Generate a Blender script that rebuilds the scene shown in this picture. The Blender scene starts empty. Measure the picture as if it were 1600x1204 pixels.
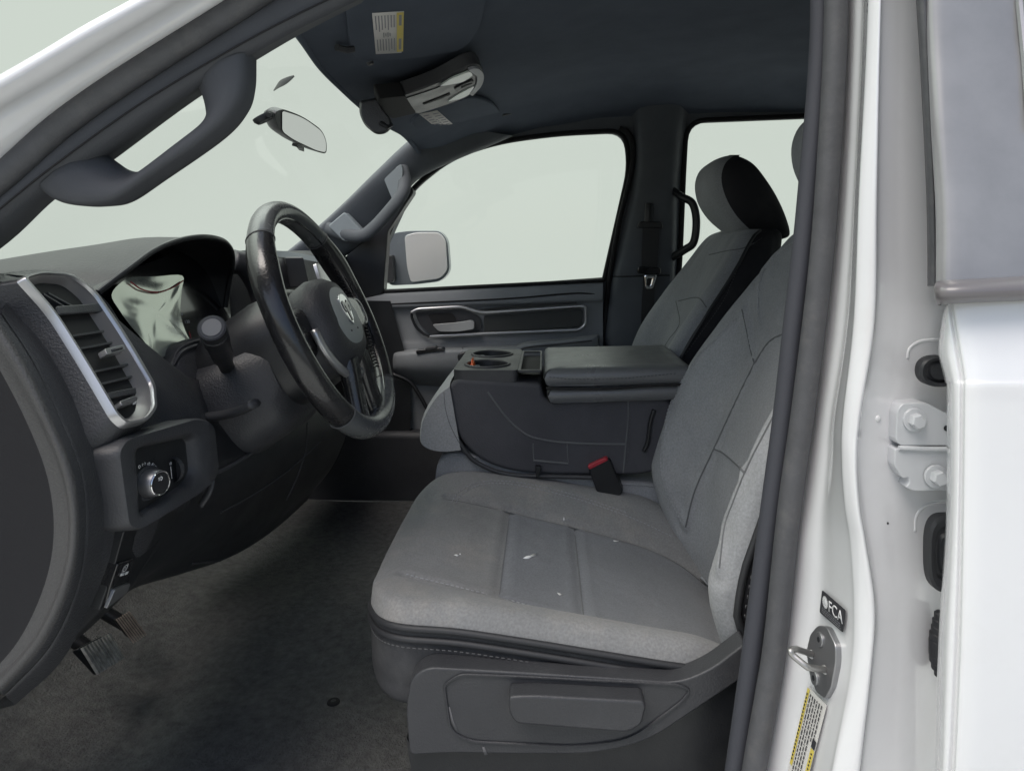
import bpy, bmesh, math, random
from mathutils import Vector, Matrix, Quaternion
from mathutils.bvhtree import BVHTree

random.seed(7)
R = math.radians
S = bpy.context.scene
COL = S.collection

# ------------------------------------------------------------------ camera
E = 1.55                       # eye height
CY = -1.12                     # camera y
FP, VX, VY = 1130.0, 850.0, 380.0
cd = bpy.data.cameras.new('camera')
cam = bpy.data.objects.new('camera', cd)
COL.objects.link(cam)
cam.location = (0, CY, E)
cam.rotation_euler = (R(90), 0, 0)
cd.sensor_width = 36
cd.lens = 36 * FP / 1600
cd.shift_x = -(VX - 800) / 1600
cd.shift_y = -(602 - VY) / 1600
cd.clip_start = 0.02
cd.clip_end = 200
S.camera = cam

# ------------------------------------------------------------------ world, sun, exposure
w = bpy.data.worlds.new('World')
S.world = w
w.use_nodes = True
nt = w.node_tree
nt.nodes.clear()
sky = nt.nodes.new('ShaderNodeTexSky')
sky.sky_type = 'NISHITA'
sky.sun_disc = False
SUN_EL, SUN_AZ = 60, -122      # azimuth: direction the light comes from, degrees from +X, counter-clockwise
sky.sun_elevation = R(SUN_EL)
sky.sun_rotation = R(90 - SUN_AZ)
sky.air_density = 1.0
sky.dust_density = 2.5
sky.ozone_density = 1.0
bg = nt.nodes.new('ShaderNodeBackground')
bg.inputs['Strength'].default_value = 0.115
ou = nt.nodes.new('ShaderNodeOutputWorld')
nt.links.new(sky.outputs[0], bg.inputs[0])
nt.links.new(bg.outputs[0], ou.inputs[0])
sl = bpy.data.lights.new('sun', 'SUN')
sl.energy = 1.45
sl.angle = R(34)
sl.color = (1.0, 0.95, 0.9)
so = bpy.data.objects.new('sun', sl)
COL.objects.link(so)
_d = Vector((math.cos(R(SUN_AZ)) * math.cos(R(SUN_EL)), math.sin(R(SUN_AZ)) * math.cos(R(SUN_EL)), math.sin(R(SUN_EL))))
so.rotation_euler = _d.to_track_quat('Z', 'Y').to_euler()
S.view_settings.view_transform = 'Standard'
S.view_settings.look = 'None'
S.view_settings.exposure = 0.50
S.view_settings.gamma = 1
S.render.engine = 'CYCLES'
S.cycles.use_denoising = True
S.cycles.max_bounces = 8
S.cycles.transparent_max_bounces = 12
S.cycles.sample_clamp_indirect = 4

# ------------------------------------------------------------------ materials
def mat(name, col, rough=0.5, metal=0.0, coat=0.0, spec=0.5, grain=0, gstr=0.2, gdist=0.001,
        var=0.0, vscale=6, wear=None, wearscale=9, wearamt=0.3, rvar=0.0, sheen=0.0):
    m = bpy.data.materials.new(name)
    m.use_nodes = True
    t = m.node_tree
    b = t.nodes['Principled BSDF']
    b.inputs['Base Color'].default_value = (*col, 1)
    b.inputs['Roughness'].default_value = rough
    b.inputs['Metallic'].default_value = metal
    b.inputs['Coat Weight'].default_value = coat
    b.inputs['Coat Roughness'].default_value = 0.06
    b.inputs['Specular IOR Level'].default_value = spec
    if sheen:
        b.inputs['Sheen Weight'].default_value = sheen
        b.inputs['Sheen Roughness'].default_value = 0.5
    tc = t.nodes.new('ShaderNodeTexCoord')
    def noise(scale, det=3, rg=0.6):
        n = t.nodes.new('ShaderNodeTexNoise')
        n.inputs['Scale'].default_value = scale
        n.inputs['Detail'].default_value = det
        n.inputs['Roughness'].default_value = rg
        t.links.new(tc.outputs['Object'], n.inputs['Vector'])
        return n
    def ramp(src, lo, hi):
        r = t.nodes.new('ShaderNodeMapRange')
        r.inputs[1].default_value = lo
        r.inputs[2].default_value = hi
        t.links.new(src, r.inputs[0])
        return r.outputs[0]
    cur = None
    if var:
        n = noise(vscale, 5)
        mx = t.nodes.new('ShaderNodeMix'); mx.data_type = 'RGBA'
        mx.inputs[6].default_value = (*[c * (1 - var) for c in col], 1)
        mx.inputs[7].default_value = (*[min(1, c * (1 + var)) for c in col], 1)
        t.links.new(ramp(n.outputs[0], 0.3, 0.7), mx.inputs[0])
        cur = mx.outputs[2]
    if wear:
        n = noise(wearscale, 8, 0.72)
        f = ramp(n.outputs[0], 0.5, 0.75)
        k = t.nodes.new('ShaderNodeMath'); k.operation = 'MULTIPLY'; k.inputs[1].default_value = wearamt
        t.links.new(f, k.inputs[0])
        mx = t.nodes.new('ShaderNodeMix'); mx.data_type = 'RGBA'
        if cur: t.links.new(cur, mx.inputs[6])
        else: mx.inputs[6].default_value = (*col, 1)
        mx.inputs[7].default_value = (*wear, 1)
        t.links.new(k.outputs[0], mx.inputs[0])
        cur = mx.outputs[2]
    if cur: t.links.new(cur, b.inputs['Base Color'])
    if rvar:
        n = noise(vscale * 2.3, 5)
        r = t.nodes.new('ShaderNodeMapRange')
        r.inputs[1].default_value = 0.3; r.inputs[2].default_value = 0.7
        r.inputs[3].default_value = max(0.02, rough - rvar); r.inputs[4].default_value = min(1, rough + rvar)
        t.links.new(n.outputs[0], r.inputs[0]); t.links.new(r.outputs[0], b.inputs['Roughness'])
    if grain:
        n = noise(grain, 2)
        bp = t.nodes.new('ShaderNodeBump')
        bp.inputs['Strength'].default_value = gstr
        bp.inputs['Distance'].default_value = gdist
        t.links.new(n.outputs[0], bp.inputs['Height'])
        t.links.new(bp.outputs[0], b.inputs['Normal'])
    return m

def fabric(name, col, rib=0, ribdir=1, dust=(0.32, 0.31, 0.3), amt=0.25, var=0.12, flecks=False):
    m = mat(name, col, rough=0.92, spec=0.25, var=var, vscale=5, wear=dust, wearscale=7, wearamt=amt, sheen=0.12)
    t = m.node_tree
    b = t.nodes['Principled BSDF']
    tc = t.nodes.new('ShaderNodeTexCoord')
    mp = t.nodes.new('ShaderNodeMapping')
    t.links.new(tc.outputs['Object'], mp.inputs[0])
    n = t.nodes.new('ShaderNodeTexNoise')
    n.inputs['Scale'].default_value = 520
    n.inputs['Detail'].default_value = 2
    t.links.new(mp.outputs[0], n.inputs['Vector'])
    h = n.outputs[0]
    # heathered threads: fine light/dark speckle of the yarn
    src = b.inputs['Base Color'].links[0].from_socket
    sp = t.nodes.new('ShaderNodeTexNoise'); sp.inputs['Scale'].default_value = 330; sp.inputs['Detail'].default_value = 3
    t.links.new(tc.outputs['Object'], sp.inputs['Vector'])
    mr = t.nodes.new('ShaderNodeMapRange'); mr.inputs[1].default_value = 0.3; mr.inputs[2].default_value = 0.7
    mr.inputs[3].default_value = 0.87; mr.inputs[4].default_value = 1.13
    t.links.new(sp.outputs[0], mr.inputs[0])
    mu = t.nodes.new('ShaderNodeMix'); mu.data_type = 'RGBA'; mu.blend_type = 'MULTIPLY'; mu.inputs[0].default_value = 1
    t.links.new(src, mu.inputs[6]); t.links.new(mr.outputs[0], mu.inputs[7])
    out = mu.outputs[2]
    if rib:
        wv = t.nodes.new('ShaderNodeTexWave')
        wv.bands_direction = 'XYZ'[ribdir]
        wv.inputs['Scale'].default_value = rib
        wv.inputs['Distortion'].default_value = 0.3
        wv.inputs['Detail'].default_value = 1
        t.links.new(tc.outputs['Object'], wv.inputs[0])
        ad = t.nodes.new('ShaderNodeMath'); ad.operation = 'ADD'
        t.links.new(n.outputs[0], ad.inputs[0]); t.links.new(wv.outputs['Fac'], ad.inputs[1])
        h = ad.outputs[0]
        m2 = t.nodes.new('ShaderNodeMapRange'); m2.inputs[3].default_value = .80; m2.inputs[4].default_value = 1.10
        t.links.new(wv.outputs['Fac'], m2.inputs[0])
        mu2 = t.nodes.new('ShaderNodeMix'); mu2.data_type = 'RGBA'; mu2.blend_type = 'MULTIPLY'; mu2.inputs[0].default_value = 1
        t.links.new(out, mu2.inputs[6]); t.links.new(m2.outputs[0], mu2.inputs[7]); out = mu2.outputs[2]
    bp = t.nodes.new('ShaderNodeBump')
    bp.inputs['Strength'].default_value = 0.45
    bp.inputs['Distance'].default_value = 0.0012
    t.links.new(h, bp.inputs['Height'])
    pk = t.nodes.new('ShaderNodeTexNoise'); pk.inputs['Scale'].default_value = 11; pk.inputs['Detail'].default_value = 4; pk.inputs['Distortion'].default_value = .8
    t.links.new(tc.outputs['Object'], pk.inputs['Vector'])
    b2 = t.nodes.new('ShaderNodeBump'); b2.inputs['Strength'].default_value = .35; b2.inputs['Distance'].default_value = .012
    t.links.new(pk.outputs[0], b2.inputs['Height']); t.links.new(b2.outputs[0], bp.inputs['Normal'])
    t.links.new(bp.outputs[0], b.inputs['Normal'])
    t.links.new(out, b.inputs['Base Color'])
    return m

def glass(name, tint=(1, 1, 1), refl=0.06):
    m = bpy.data.materials.new(name); m.use_nodes = True
    t = m.node_tree; t.nodes.clear()
    tr = t.nodes.new('ShaderNodeBsdfTransparent'); tr.inputs[0].default_value = (*tint, 1)
    gl = t.nodes.new('ShaderNodeBsdfGlossy'); gl.inputs['Roughness'].default_value = 0.02
    lw = t.nodes.new('ShaderNodeLayerWeight'); lw.inputs[0].default_value = 0.5
    pw = t.nodes.new('ShaderNodeMath'); pw.operation = 'POWER'; pw.inputs[1].default_value = 5
    fr = t.nodes.new('ShaderNodeMath'); fr.operation = 'MULTIPLY_ADD'; fr.inputs[1].default_value = 0.25; fr.inputs[2].default_value = 0.012
    t.links.new(lw.outputs['Facing'], pw.inputs[0]); t.links.new(pw.outputs[0], fr.inputs[0])
    mx = t.nodes.new('ShaderNodeMixShader'); o = t.nodes.new('ShaderNodeOutputMaterial')
    t.links.new(fr.outputs[0], mx.inputs[0]); t.links.new(tr.outputs[0], mx.inputs[1]); t.links.new(gl.outputs[0], mx.inputs[2])
    t.links.new(mx.outputs[0], o.inputs[0])
    return m

M = {}
M['white'] = mat('white_paint', (0.665, 0.665, 0.68), 0.25, coat=1.0, grain=45, gstr=0.012, var=0.02, vscale=3, wear=(.47, .455, .43), wearscale=11, wearamt=.16)
M['plastic'] = mat('dark_grained_plastic', (0.036, 0.037, 0.041), 0.46, spec=.4, grain=380, gstr=0.6, gdist=0.0014, var=0.15, vscale=7, wear=(0.10, 0.10, 0.10), wearamt=0.18, rvar=0.08)
M['plastic2'] = mat('charcoal_grained_plastic', (0.040, 0.041, 0.045), 0.46, spec=.4, grain=420, gstr=0.35, gdist=0.0012, var=0.15, vscale=7, wear=(0.14, 0.14, 0.14), wearamt=0.2, rvar=0.08)
M['hood'] = mat('hood_vinyl', (0.020, 0.021, 0.023), 0.5, spec=.4, grain=300, gstr=.4, gdist=.0012, var=.15, wear=(0.07, 0.07, 0.07), wearamt=.3)
M['endcap'] = mat('shaded_recess_black', (0.016, 0.016, 0.018), 0.75, spec=.2, grain=420, gstr=.2)  # shade of the end cap recess put into a blacker colour
M['black'] = mat('black_plastic', (0.012, 0.013, 0.015), 0.42, grain=420, gstr=0.2, rvar=0.08, wear=(0.05, 0.05, 0.05), wearamt=0.25)
M['blackmatte'] = mat('black_matte', (0.008, 0.008, 0.009), 0.8)
M['gloss'] = mat('gloss_black', (0.010, 0.010, 0.012), 0.15, coat=0.5)
M['head'] = mat('headliner_fabric', (0.086, 0.100, 0.126), 0.95, spec=0.1, grain=300, gstr=0.35, gdist=0.001, var=0.1, vscale=9)
M['pillar'] = mat('pillar_trim', (0.052, 0.055, 0.063), 0.7, grain=350, gstr=0.3, gdist=0.001, var=0.12, vscale=8)
M['pillarlight'] = mat('grey_trim_insert', (0.23, 0.26, 0.275), 0.5, grain=350, gstr=0.15)
M['rubber'] = mat('weatherstrip_rubber', (0.065, 0.066, 0.072), 0.62, grain=240, gstr=0.3, gdist=0.001, var=0.12, vscale=40, wear=(0.14, 0.135, 0.13), wearscale=45, wearamt=0.35)
M['rubberdark'] = mat('weatherstrip_lip', (0.040, 0.042, 0.052), 0.7, grain=300, gstr=0.2)
M['leather'] = mat('black_leather', (0.014, 0.0138, 0.015), 0.27, coat=.35, grain=260, gstr=0.3, gdist=0.0012, rvar=0.04, vscale=5, wear=(0.045, 0.043, 0.042), wearscale=6, wearamt=0.3)
M['smooth'] = mat('smooth_grey_rim', (0.085, 0.090, 0.093), 0.25, grain=90, gstr=0.03, rvar=0.06, vscale=12)
M['lid'] = mat('armrest_vinyl', (0.125, 0.130, 0.134), 0.34, grain=300, gstr=0.4, gdist=0.0012, rvar=0.1, vscale=6, wear=(0.10, 0.10, 0.10), wearscale=8, wearamt=0.3)
M['silver'] = mat('satin_silver', (0.50, 0.50, 0.505), 0.33, metal=0.8, grain=300, gstr=0.05)
M['chrome'] = mat('chrome', (0.75, 0.75, 0.76), 0.12, metal=1.0)
M['greymetal'] = mat('grey_satin_metal', (0.30, 0.30, 0.31), 0.38, metal=0.8, grain=200, gstr=0.05)
M['steel'] = mat('steel', (0.42, 0.41, 0.40), 0.38, metal=0.9, grain=180, gstr=0.15, var=0.2, vscale=25)
M['pillar2'] = mat('lightened_pillar_trim', (0.085, 0.094, 0.105), 0.7, grain=350, gstr=0.3, gdist=0.001, var=0.12, vscale=8)  # lighter copy of the pillar trim, making up for dim light on the far side
M['fabric'] = fabric('grey_seat_fabric', (0.255, 0.265, 0.277), amt=0.3)
M['insert'] = fabric('ribbed_seat_insert', (0.205, 0.225, 0.24), rib=26, ribdir=1, amt=0.18)
M['insert2'] = fabric('flat_seat_insert', (0.158, 0.166, 0.180), amt=0.15)
M['fabricworn'] = fabric('worn_seat_fabric', (0.185, 0.188, 0.190), amt=0.45, dust=(0.32, 0.295, 0.26))  # worn cloth; its warm dust tint also carries the bolsters' sunlit highlights
M['blackfab'] = mat('black_seat_side', (0.016, 0.016, 0.019), 0.7, spec=0.3, grain=400, gstr=0.4, wear=(0.06, 0.06, 0.06), wearamt=0.3)
M['darkfab'] = mat('dark_seat_side', (0.040, 0.041, 0.044), 0.8, spec=0.3, grain=400, gstr=0.4, var=0.15, wear=(0.13, 0.13, 0.13), wearamt=0.4)
M['consolefab'] = mat('console_side_fabric', (0.066, 0.067, 0.075), 0.85, spec=0.25, grain=420, gstr=0.5, var=0.14, wear=(0.11, 0.11, 0.12), wearamt=0.3)
M['floor'] = mat('dusty_black_floor', (0.115, 0.116, 0.114), 0.9, spec=0.2, grain=230, gstr=1.0, gdist=0.005, var=0.28, vscale=70, wear=(0.21, 0.205, 0.19), wearscale=14, wearamt=0.45)
M['stitch'] = mat('grey_thread', (0.30, 0.31, 0.32), 0.8)
M['stitchdark'] = mat('dark_thread', (0.07, 0.072, 0.075), 0.8)
M['seam'] = mat('seam_thread', (0.115, 0.12, 0.125), 0.9)
M['piping'] = mat('dark_piping', (0.022, 0.023, 0.026), 0.6)
M['glass'] = glass('window_glass')
M['mirror'] = mat('mirror_glass', (0.74, 0.72, 0.74), 0.03, metal=1)
M['red'] = mat('red_button', (0.40, 0.03, 0.045), 0.4)
M['orange'] = mat('orange_wrapper', (0.75, 0.12, 0.02), 0.35, grain=120, gstr=0.6)
M['paper'] = mat('label_paper', (0.62, 0.60, 0.58), 0.6)
M['yellow'] = mat('label_yellow', (0.62, 0.50, 0.10), 0.6)
M['ink'] = mat('label_ink', (0.03, 0.03, 0.035), 0.6)
M['inkgrey'] = mat('label_ink_grey', (0.22, 0.22, 0.24), 0.6)
M['mark'] = mat('white_marking', (0.65, 0.65, 0.66), 0.5)
M['lens'] = mat('dome_lens', (0.50, 0.54, 0.52), 0.25)
M['ground'] = mat('pale_concrete', (0.50, 0.495, 0.485), 0.9, var=0.15, vscale=1.5)
M['applique'] = mat('dark_pillar_panel', (0.21, 0.208, 0.216), 0.28, spec=0.8, coat=0.7, grain=700, gstr=0.03, var=0.1, vscale=20)  # black panel with its sky reflection put into a lifted grey
M['moulding'] = mat('belt_moulding', (0.13, 0.12, 0.125), 0.35, coat=0.3)
M['grommet'] = mat('black_grommet', (0.014, 0.015, 0.018), 0.5)
M['zinc'] = mat('painted_hinge', (0.50, 0.51, 0.53), 0.35, coat=0.4)
M['flake'] = mat('white_paint_fleck', (0.75, 0.76, 0.76), 0.7)

# ------------------------------------------------------------------ helpers: geometry
CAM = Vector((0, CY, E))
def P(px, py, Y):
    d = Y - CY
    return Vector(((px - VX) * d / FP, Y, E + (VY - py) * d / FP))
def W(x, y, z):                       # z given relative to the eye
    return Vector((x, y, E + z))
def ray(px, py):
    return Vector(((px - VX) / FP, 1.0, (VY - py) / FP))
def PL(px, py, plane, off=0.0):       # onto a plane (origin, normal)
    o, n = plane
    d = ray(px, py)
    t = (o - CAM).dot(n) / d.dot(n)
    return CAM + d * t + n * off
def plane3(a, b, c):
    n = (b - a).cross(c - a).normalized()
    if n.dot(CAM - a) < 0: n = -n
    return (a, n)

def cr(pts, n, closed=False):
    """Catmull-Rom through pts, n samples per segment."""
    out = []
    L = len(pts)
    segs = L if closed else L - 1
    for i in range(segs):
        p0 = pts[(i - 1) % L] if closed or i > 0 else pts[0] * 2 - pts[1]
        p1, p2 = pts[i], pts[(i + 1) % L]
        p3 = pts[(i + 2) % L] if closed or i + 2 < L else pts[-1] * 2 - pts[-2]
        for k in range(n):
            t = k / n
            out.append(0.5 * ((2 * p1) + (p2 - p0) * t + (2 * p0 - 5 * p1 + 4 * p2 - p3) * t * t + (3 * p1 - p0 - 3 * p2 + p3) * t ** 3))
    if not closed: out.append(pts[-1].copy())
    return out
def rnd(pts, r, n=5):
    """round the corners of a 2D polygon (list of tuples)"""
    out = []
    L = len(pts)
    for i in range(L):
        a, b, c = Vector(pts[i - 1][:2]), Vector(pts[i][:2]), Vector(pts[(i + 1) % L][:2])
        rr = pts[i][2] if len(pts[i]) > 2 else r
        da, dc = (a - b), (c - b)
        k = min(rr, da.length * 0.48, dc.length * 0.48)
        s, e = b + da.normalized() * k, b + dc.normalized() * k
        for j in range(n + 1):
            t = j / n
            out.append(tuple((1 - t) ** 2 * s + 2 * t * (1 - t) * b + t * t * e))
    return out
def resample(pts, n, closed=True):
    q = pts + [pts[0]] if closed else pts
    ls = [0]
    for a, b in zip(q, q[1:]): ls.append(ls[-1] + (b - a).length)
    out = []
    m = n if closed else n - 1
    j = 0
    for i in range(n):
        s = ls[-1] * i / m
        while j < len(ls) - 2 and ls[j + 1] < s: j += 1
        t = (s - ls[j]) / max(1e-9, ls[j + 1] - ls[j])
        out.append(q[j].lerp(q[j + 1], t))
    return out

class MB:
    def __init__(s): s.v = []; s.f = []; s.m = []
    def add(s, vs, fs, mi=0):
        o = len(s.v); s.v += [Vector(x) for x in vs]
        s.f += [tuple(i + o for i in f) for f in fs]; s.m += [mi] * len(fs)
        return s
    def grid(s, g, cu=False, cv=False, mi=0, cm=None):
        nr, nc = len(g), len(g[0])
        vs = [p for r in g for p in r]
        fs = []
        for i in range(nr if cu else nr - 1):
            for j in range(nc if cv else nc - 1):
                a, b = i, (i + 1) % nr; c, d = j, (j + 1) % nc
                fs.append((a * nc + c, a * nc + d, b * nc + d, b * nc + c))
        s.add(vs, fs, mi)
        if cm:
            k = nc if cv else nc - 1
            for q in range(len(fs)): s.m[len(s.m) - len(fs) + q] = cm(q // k, q % k)
        return s
    def cap(s, loop, mi=0, flip=False):
        vs = list(loop); c = sum(vs, Vector()) / len(vs); n = len(vs)
        fs = [(i, (i + 1) % n, n) for i in range(n)]
        if flip: fs = [f[::-1] for f in fs]
        return s.add(vs + [c], fs, mi)
    def slab(s, pts, ext, mi=0):
        n = len(pts)
        vs = list(pts) + [p + ext for p in pts]
        fs = [tuple(range(n)), tuple(range(2 * n - 1, n - 1, -1))] + [(i, (i + 1) % n + 0, (i + 1) % n + n, i + n) for i in range(n)]
        return s.add(vs, [f[::-1] for f in fs], mi)
    def box(s, c, sx, sy, sz, mi=0, rot=None):
        vs = []
        for x in (-1, 1):
            for y in (-1, 1):
                for z in (-1, 1):
                    v = Vector((x * sx / 2, y * sy / 2, z * sz / 2))
                    if rot: v = rot @ v
                    vs.append(Vector(c) + v)
        return s.add(vs, [(0, 1, 3, 2), (4, 6, 7, 5), (0, 4, 5, 1), (2, 3, 7, 6), (0, 2, 6, 4), (1, 5, 7, 3)], mi)
    def tube(s, path, rad, seg=10, closed=False, caps=True, flat=1.0, up=None, mi=0):
        n = len(path)
        rads = rad if isinstance(rad, (list, tuple)) else [rad] * n
        loops = []
        prev = None
        for i, p in enumerate(path):
            a = path[(i - 1) % n] if closed or i > 0 else p
            b = path[(i + 1) % n] if closed or i < n - 1 else p
            t = (b - a).normalized()
            if prev is None:
                u = up or (Vector((0, 0, 1)) if abs(t.z) < 0.9 else Vector((1, 0, 0)))
                u = (u - t * u.dot(t)).normalized()
            else:
                u = prev - t * prev.dot(t)
                u = u.normalized() if u.length > 1e-6 else Vector((0, 0, 1))
            if up is not None:
                u2 = up - t * up.dot(t)
                if u2.length > 1e-4: u = u2.normalized()
            prev = u
            v = t.cross(u)
            r = rads[i]
            loops.append([p + u * (math.cos(2 * math.pi * k / seg) * r) + v * (math.sin(2 * math.pi * k / seg) * r * flat) for k in range(seg)])
        s.grid(loops, cu=closed, cv=True, mi=mi)
        if caps and not closed:
            s.cap(loops[0], mi); s.cap(loops[-1], mi, True)
        return s
    def ring(s, outer, inner, n, h, mi=0):
        """raised frame between two loops with the same count, height h along n"""
        oo = [p + n * h for p in outer]; ii = [p + n * h for p in inner]
        om = [a.lerp(b, 0.18) + n * h * 1.25 for a, b in zip(outer, inner)]
        im = [a.lerp(b, 0.82) + n * h * 1.25 for a, b in zip(outer, inner)]
        s.grid([outer, oo, om, im, ii, inner], cv=True, mi=mi)
        return s
    def disc(s, c, n, r, h, seg=24, chamfer=0.15, r2=None, mi=0):
        q = n.to_track_quat('Z', 'Y')
        def lp(rr, z): return [c + q @ Vector((math.cos(2 * math.pi * k / seg) * rr, math.sin(2 * math.pi * k / seg) * rr, z)) for k in range(seg)]
        r2 = r2 or r
        ls = [lp(r, 0), lp(r2 * (1) + 0 * r, h * (1 - chamfer)), lp(r2 - h * chamfer, h)]
        s.grid(ls, cv=True, mi=mi); s.cap(ls[-1], mi)
        return s

WL = {}                                # world location of each object
def place(o, loc, parent):
    WL[o.name] = Vector(loc)
    if parent is not None:
        o.parent = parent
        o.location = Vector(loc) - WL[parent.name]
    else:
        o.location = loc
def empty(name, loc, parent=None, label=None):
    o = bpy.data.objects.new(name, None)
    o.empty_display_size = 0.1
    COL.objects.link(o)
    place(o, loc, parent)
    if label: o['label'] = label
    return o
def build(mb, name, mats, parent=None, label=None, smooth=35, bevel=0, bseg=3, solid=0, zone=None, subsurf=0, merge=True):
    """link a mesh builder's content as ONE object whose origin is the middle of its base"""
    me = bpy.data.meshes.new(name)
    xs = [v.x for v in mb.v]; ys = [v.y for v in mb.v]; zs = [v.z for v in mb.v]
    c = Vector(((min(xs) + max(xs)) / 2, (min(ys) + max(ys)) / 2, min(zs)))
    me.from_pydata([v - c for v in mb.v], [], mb.f)
    if not isinstance(mats, (list, tuple)): mats = [mats]
    for m in mats: me.materials.append(M[m] if isinstance(m, str) else m)
    for p, mi in zip(me.polygons, mb.m):
        p.material_index = mi
        p.use_smooth = True
    bm = bmesh.new(); bm.from_mesh(me)
    if merge: bmesh.ops.remove_doubles(bm, verts=bm.verts, dist=1e-5)
    bmesh.ops.recalc_face_normals(bm, faces=bm.faces)
    bm.to_mesh(me); bm.free()
    if zone:
        for p in me.polygons:
            k = zone(p.center + c)
            if k is not None: p.material_index = k
    if smooth and not bevel: me.set_sharp_from_angle(angle=R(smooth))
    o = bpy.data.objects.new(name, me)
    COL.objects.link(o)
    place(o, c, parent)
    if label: o['label'] = label
    if solid:
        md = o.modifiers.new('Solidify', 'SOLIDIFY'); md.thickness = solid; md.offset = -1
    if bevel:
        md = o.modifiers.new('Bevel', 'BEVEL'); md.width = bevel; md.segments = bseg
        md.limit_method = 'ANGLE'; md.angle_limit = R(35); md.harden_normals = True
    if subsurf:
        md = o.modifiers.new('Subsurf', 'SUBSURF'); md.levels = subsurf; md.render_levels = subsurf
    return o
def inpoly(x, y, poly):
    r = False
    for (x0, y0), (x1, y1) in zip(poly, poly[1:] + poly[:1]):
        if (y0 > y) != (y1 > y) and x < (x1 - x0) * (y - y0) / (y1 - y0) + x0: r = not r
    return r
def pix(v):
    d = v.y - CY
    return VX + v.x * FP / d, VY - (v.z - E) * FP / d
def interp(grid, nu, nv, cu=False, cv=False):
    rows = [cr(r, nv, cv) for r in grid]
    cols = list(zip(*rows))
    cols = [cr(list(c), nu, cu) for c in cols]
    return [list(r) for r in zip(*cols)]
def bvh_of(*objs):
    vs, fs = [], []
    for o in objs:
        k = len(vs); wl = WL[o.name]
        vs += [v.co + wl for v in o.data.vertices]
        fs += [tuple(i + k for i in p.vertices) for p in o.data.polygons]
    return BVHTree.FromPolygons(vs, fs)
def hit(bv, px, py):
    d = ray(px, py).normalized()
    l, n, i, t = bv.ray_cast(CAM, d)
    if l is None: return None, None
    if n.dot(d) > 0: n = -n
    return l, n
def onsurf(bv, pts, n=8, off=0.0005, closed=False):
    """smooth pixel polyline laid on a surface"""
    q = cr([Vector((a, b, 0)) for a, b in pts], n, closed)
    out = []
    for v in q:
        l, nn = hit(bv, v.x, v.y)
        if l is not None: out.append(l + nn * off)
    return out
def seam(bv, pts, name, m, parent, r=0.0015, off=0.0004, n=8):
    pa = onsurf(bv, pts, n, off)
    if len(pa) < 2: return None
    return build(MB().tube(pa, r, 6), name, m, parent)
def sink(o, line, depth=.004, sigma=.007):
    """press a sewn line into an upholstered surface"""
    from mathutils.kdtree import KDTree
    pts = resample(line, max(4, int(sum((b - a).length for a, b in zip(line, line[1:])) / .003)), False)
    kd = KDTree(len(pts))
    for i, p in enumerate(pts): kd.insert(p, i)
    kd.balance()
    wl = WL[o.name]
    nr = [v.normal.copy() for v in o.data.vertices]
    for v in o.data.vertices:
        _, _, d = kd.find(v.co + wl)
        if d < sigma * 3:
            v.co -= nr[v.index] * (depth * math.exp(-(d / sigma) ** 2) - depth * .35 * math.exp(-((d - sigma * 1.7) / sigma) ** 2))
    o.data.update()
def dashes(pa, name, m, parent, r=0.0008, length=0.005, gap=0.0035):
    tot = sum((b - a).length for a, b in zip(pa, pa[1:]))
    k = max(8, int(tot / 0.001)); fine = resample(pa, k, False)
    mb = MB(); i = 0; st = tot / (k - 1)
    a, g = max(2, int(length / st)), max(1, int(gap / st))
    while i + a < k:
        mb.tube(fine[i:i + a:max(1, a // 2)] + [fine[i + a]], r, 5); i += a + g
    return build(mb, name, m, parent)
def stitches(bv, pts, name, m, parent, r=0.0008, length=0.005, gap=0.0035, off=0.0006):
    pa = onsurf(bv, pts, 12, off)
    if len(pa) < 3: return None
    tot = sum((b - a).length for a, b in zip(pa, pa[1:]))
    k = max(8, int(tot / 0.001))
    fine = resample(pa, k, False)
    mb = MB(); i = 0
    st = tot / (k - 1)
    a, g = max(2, int(length / st)), max(1, int(gap / st))
    while i + a < k:
        mb.tube(fine[i:i + a:max(1, a // 2)] + [fine[i + a]], r, 5); i += a + g
    return build(mb, name, m, parent)
def basis(a, b, c):                    # origin, right, down corner
    x = (b - a); y = (c - a)
    return a, x, y
def text(body, size, o, xdir, ydir, name, m, parent, off=0.0006, extrude=0.0002):
    cu = bpy.data.curves.new('t', 'FONT'); cu.body = body; cu.size = size; cu.extrude = extrude
    cu.align_x = 'CENTER'; cu.align_y = 'CENTER'
    to = bpy.data.objects.new('t', cu); COL.objects.link(to)
    dg = bpy.context.evaluated_depsgraph_get()
    me = bpy.data.meshes.new_from_object(to.evaluated_get(dg))
    bpy.data.objects.remove(to)
    x = xdir.normalized(); z = x.cross(ydir).normalized(); y = z.cross(x)
    if z.dot(CAM - o) < 0: z = -z
    mb = MB().add([o + x * v.co.x + y * v.co.y + z * (v.co.z + off) for v in me.vertices], [tuple(p.vertices) for p in me.polygons])
    bpy.data.meshes.remove(me)
    return build(mb, name, m, parent, smooth=0)
def quadmarks(a, b, c, rects, n, off):
    """small printed bars on a label: rects in 0..1 of the label's own axes"""
    mb = MB(); x = b - a; y = c - a
    for (u0, v0, u1, v1) in rects:
        q = [a + x * u0 + y * v0, a + x * u1 + y * v0, a + x * u1 + y * v1, a + x * u0 + y * v1]
        mb.add([p + n * off for p in q], [(0, 1, 2, 3)])
    return mb

# ------------------------------------------------------------------ setting
def tag(o, label=None, cat=None, group=None, kind=None):
    if label: o['label'] = label
    if cat: o['category'] = cat
    if group: o['group'] = group
    if kind: o['kind'] = kind
    return o
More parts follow.
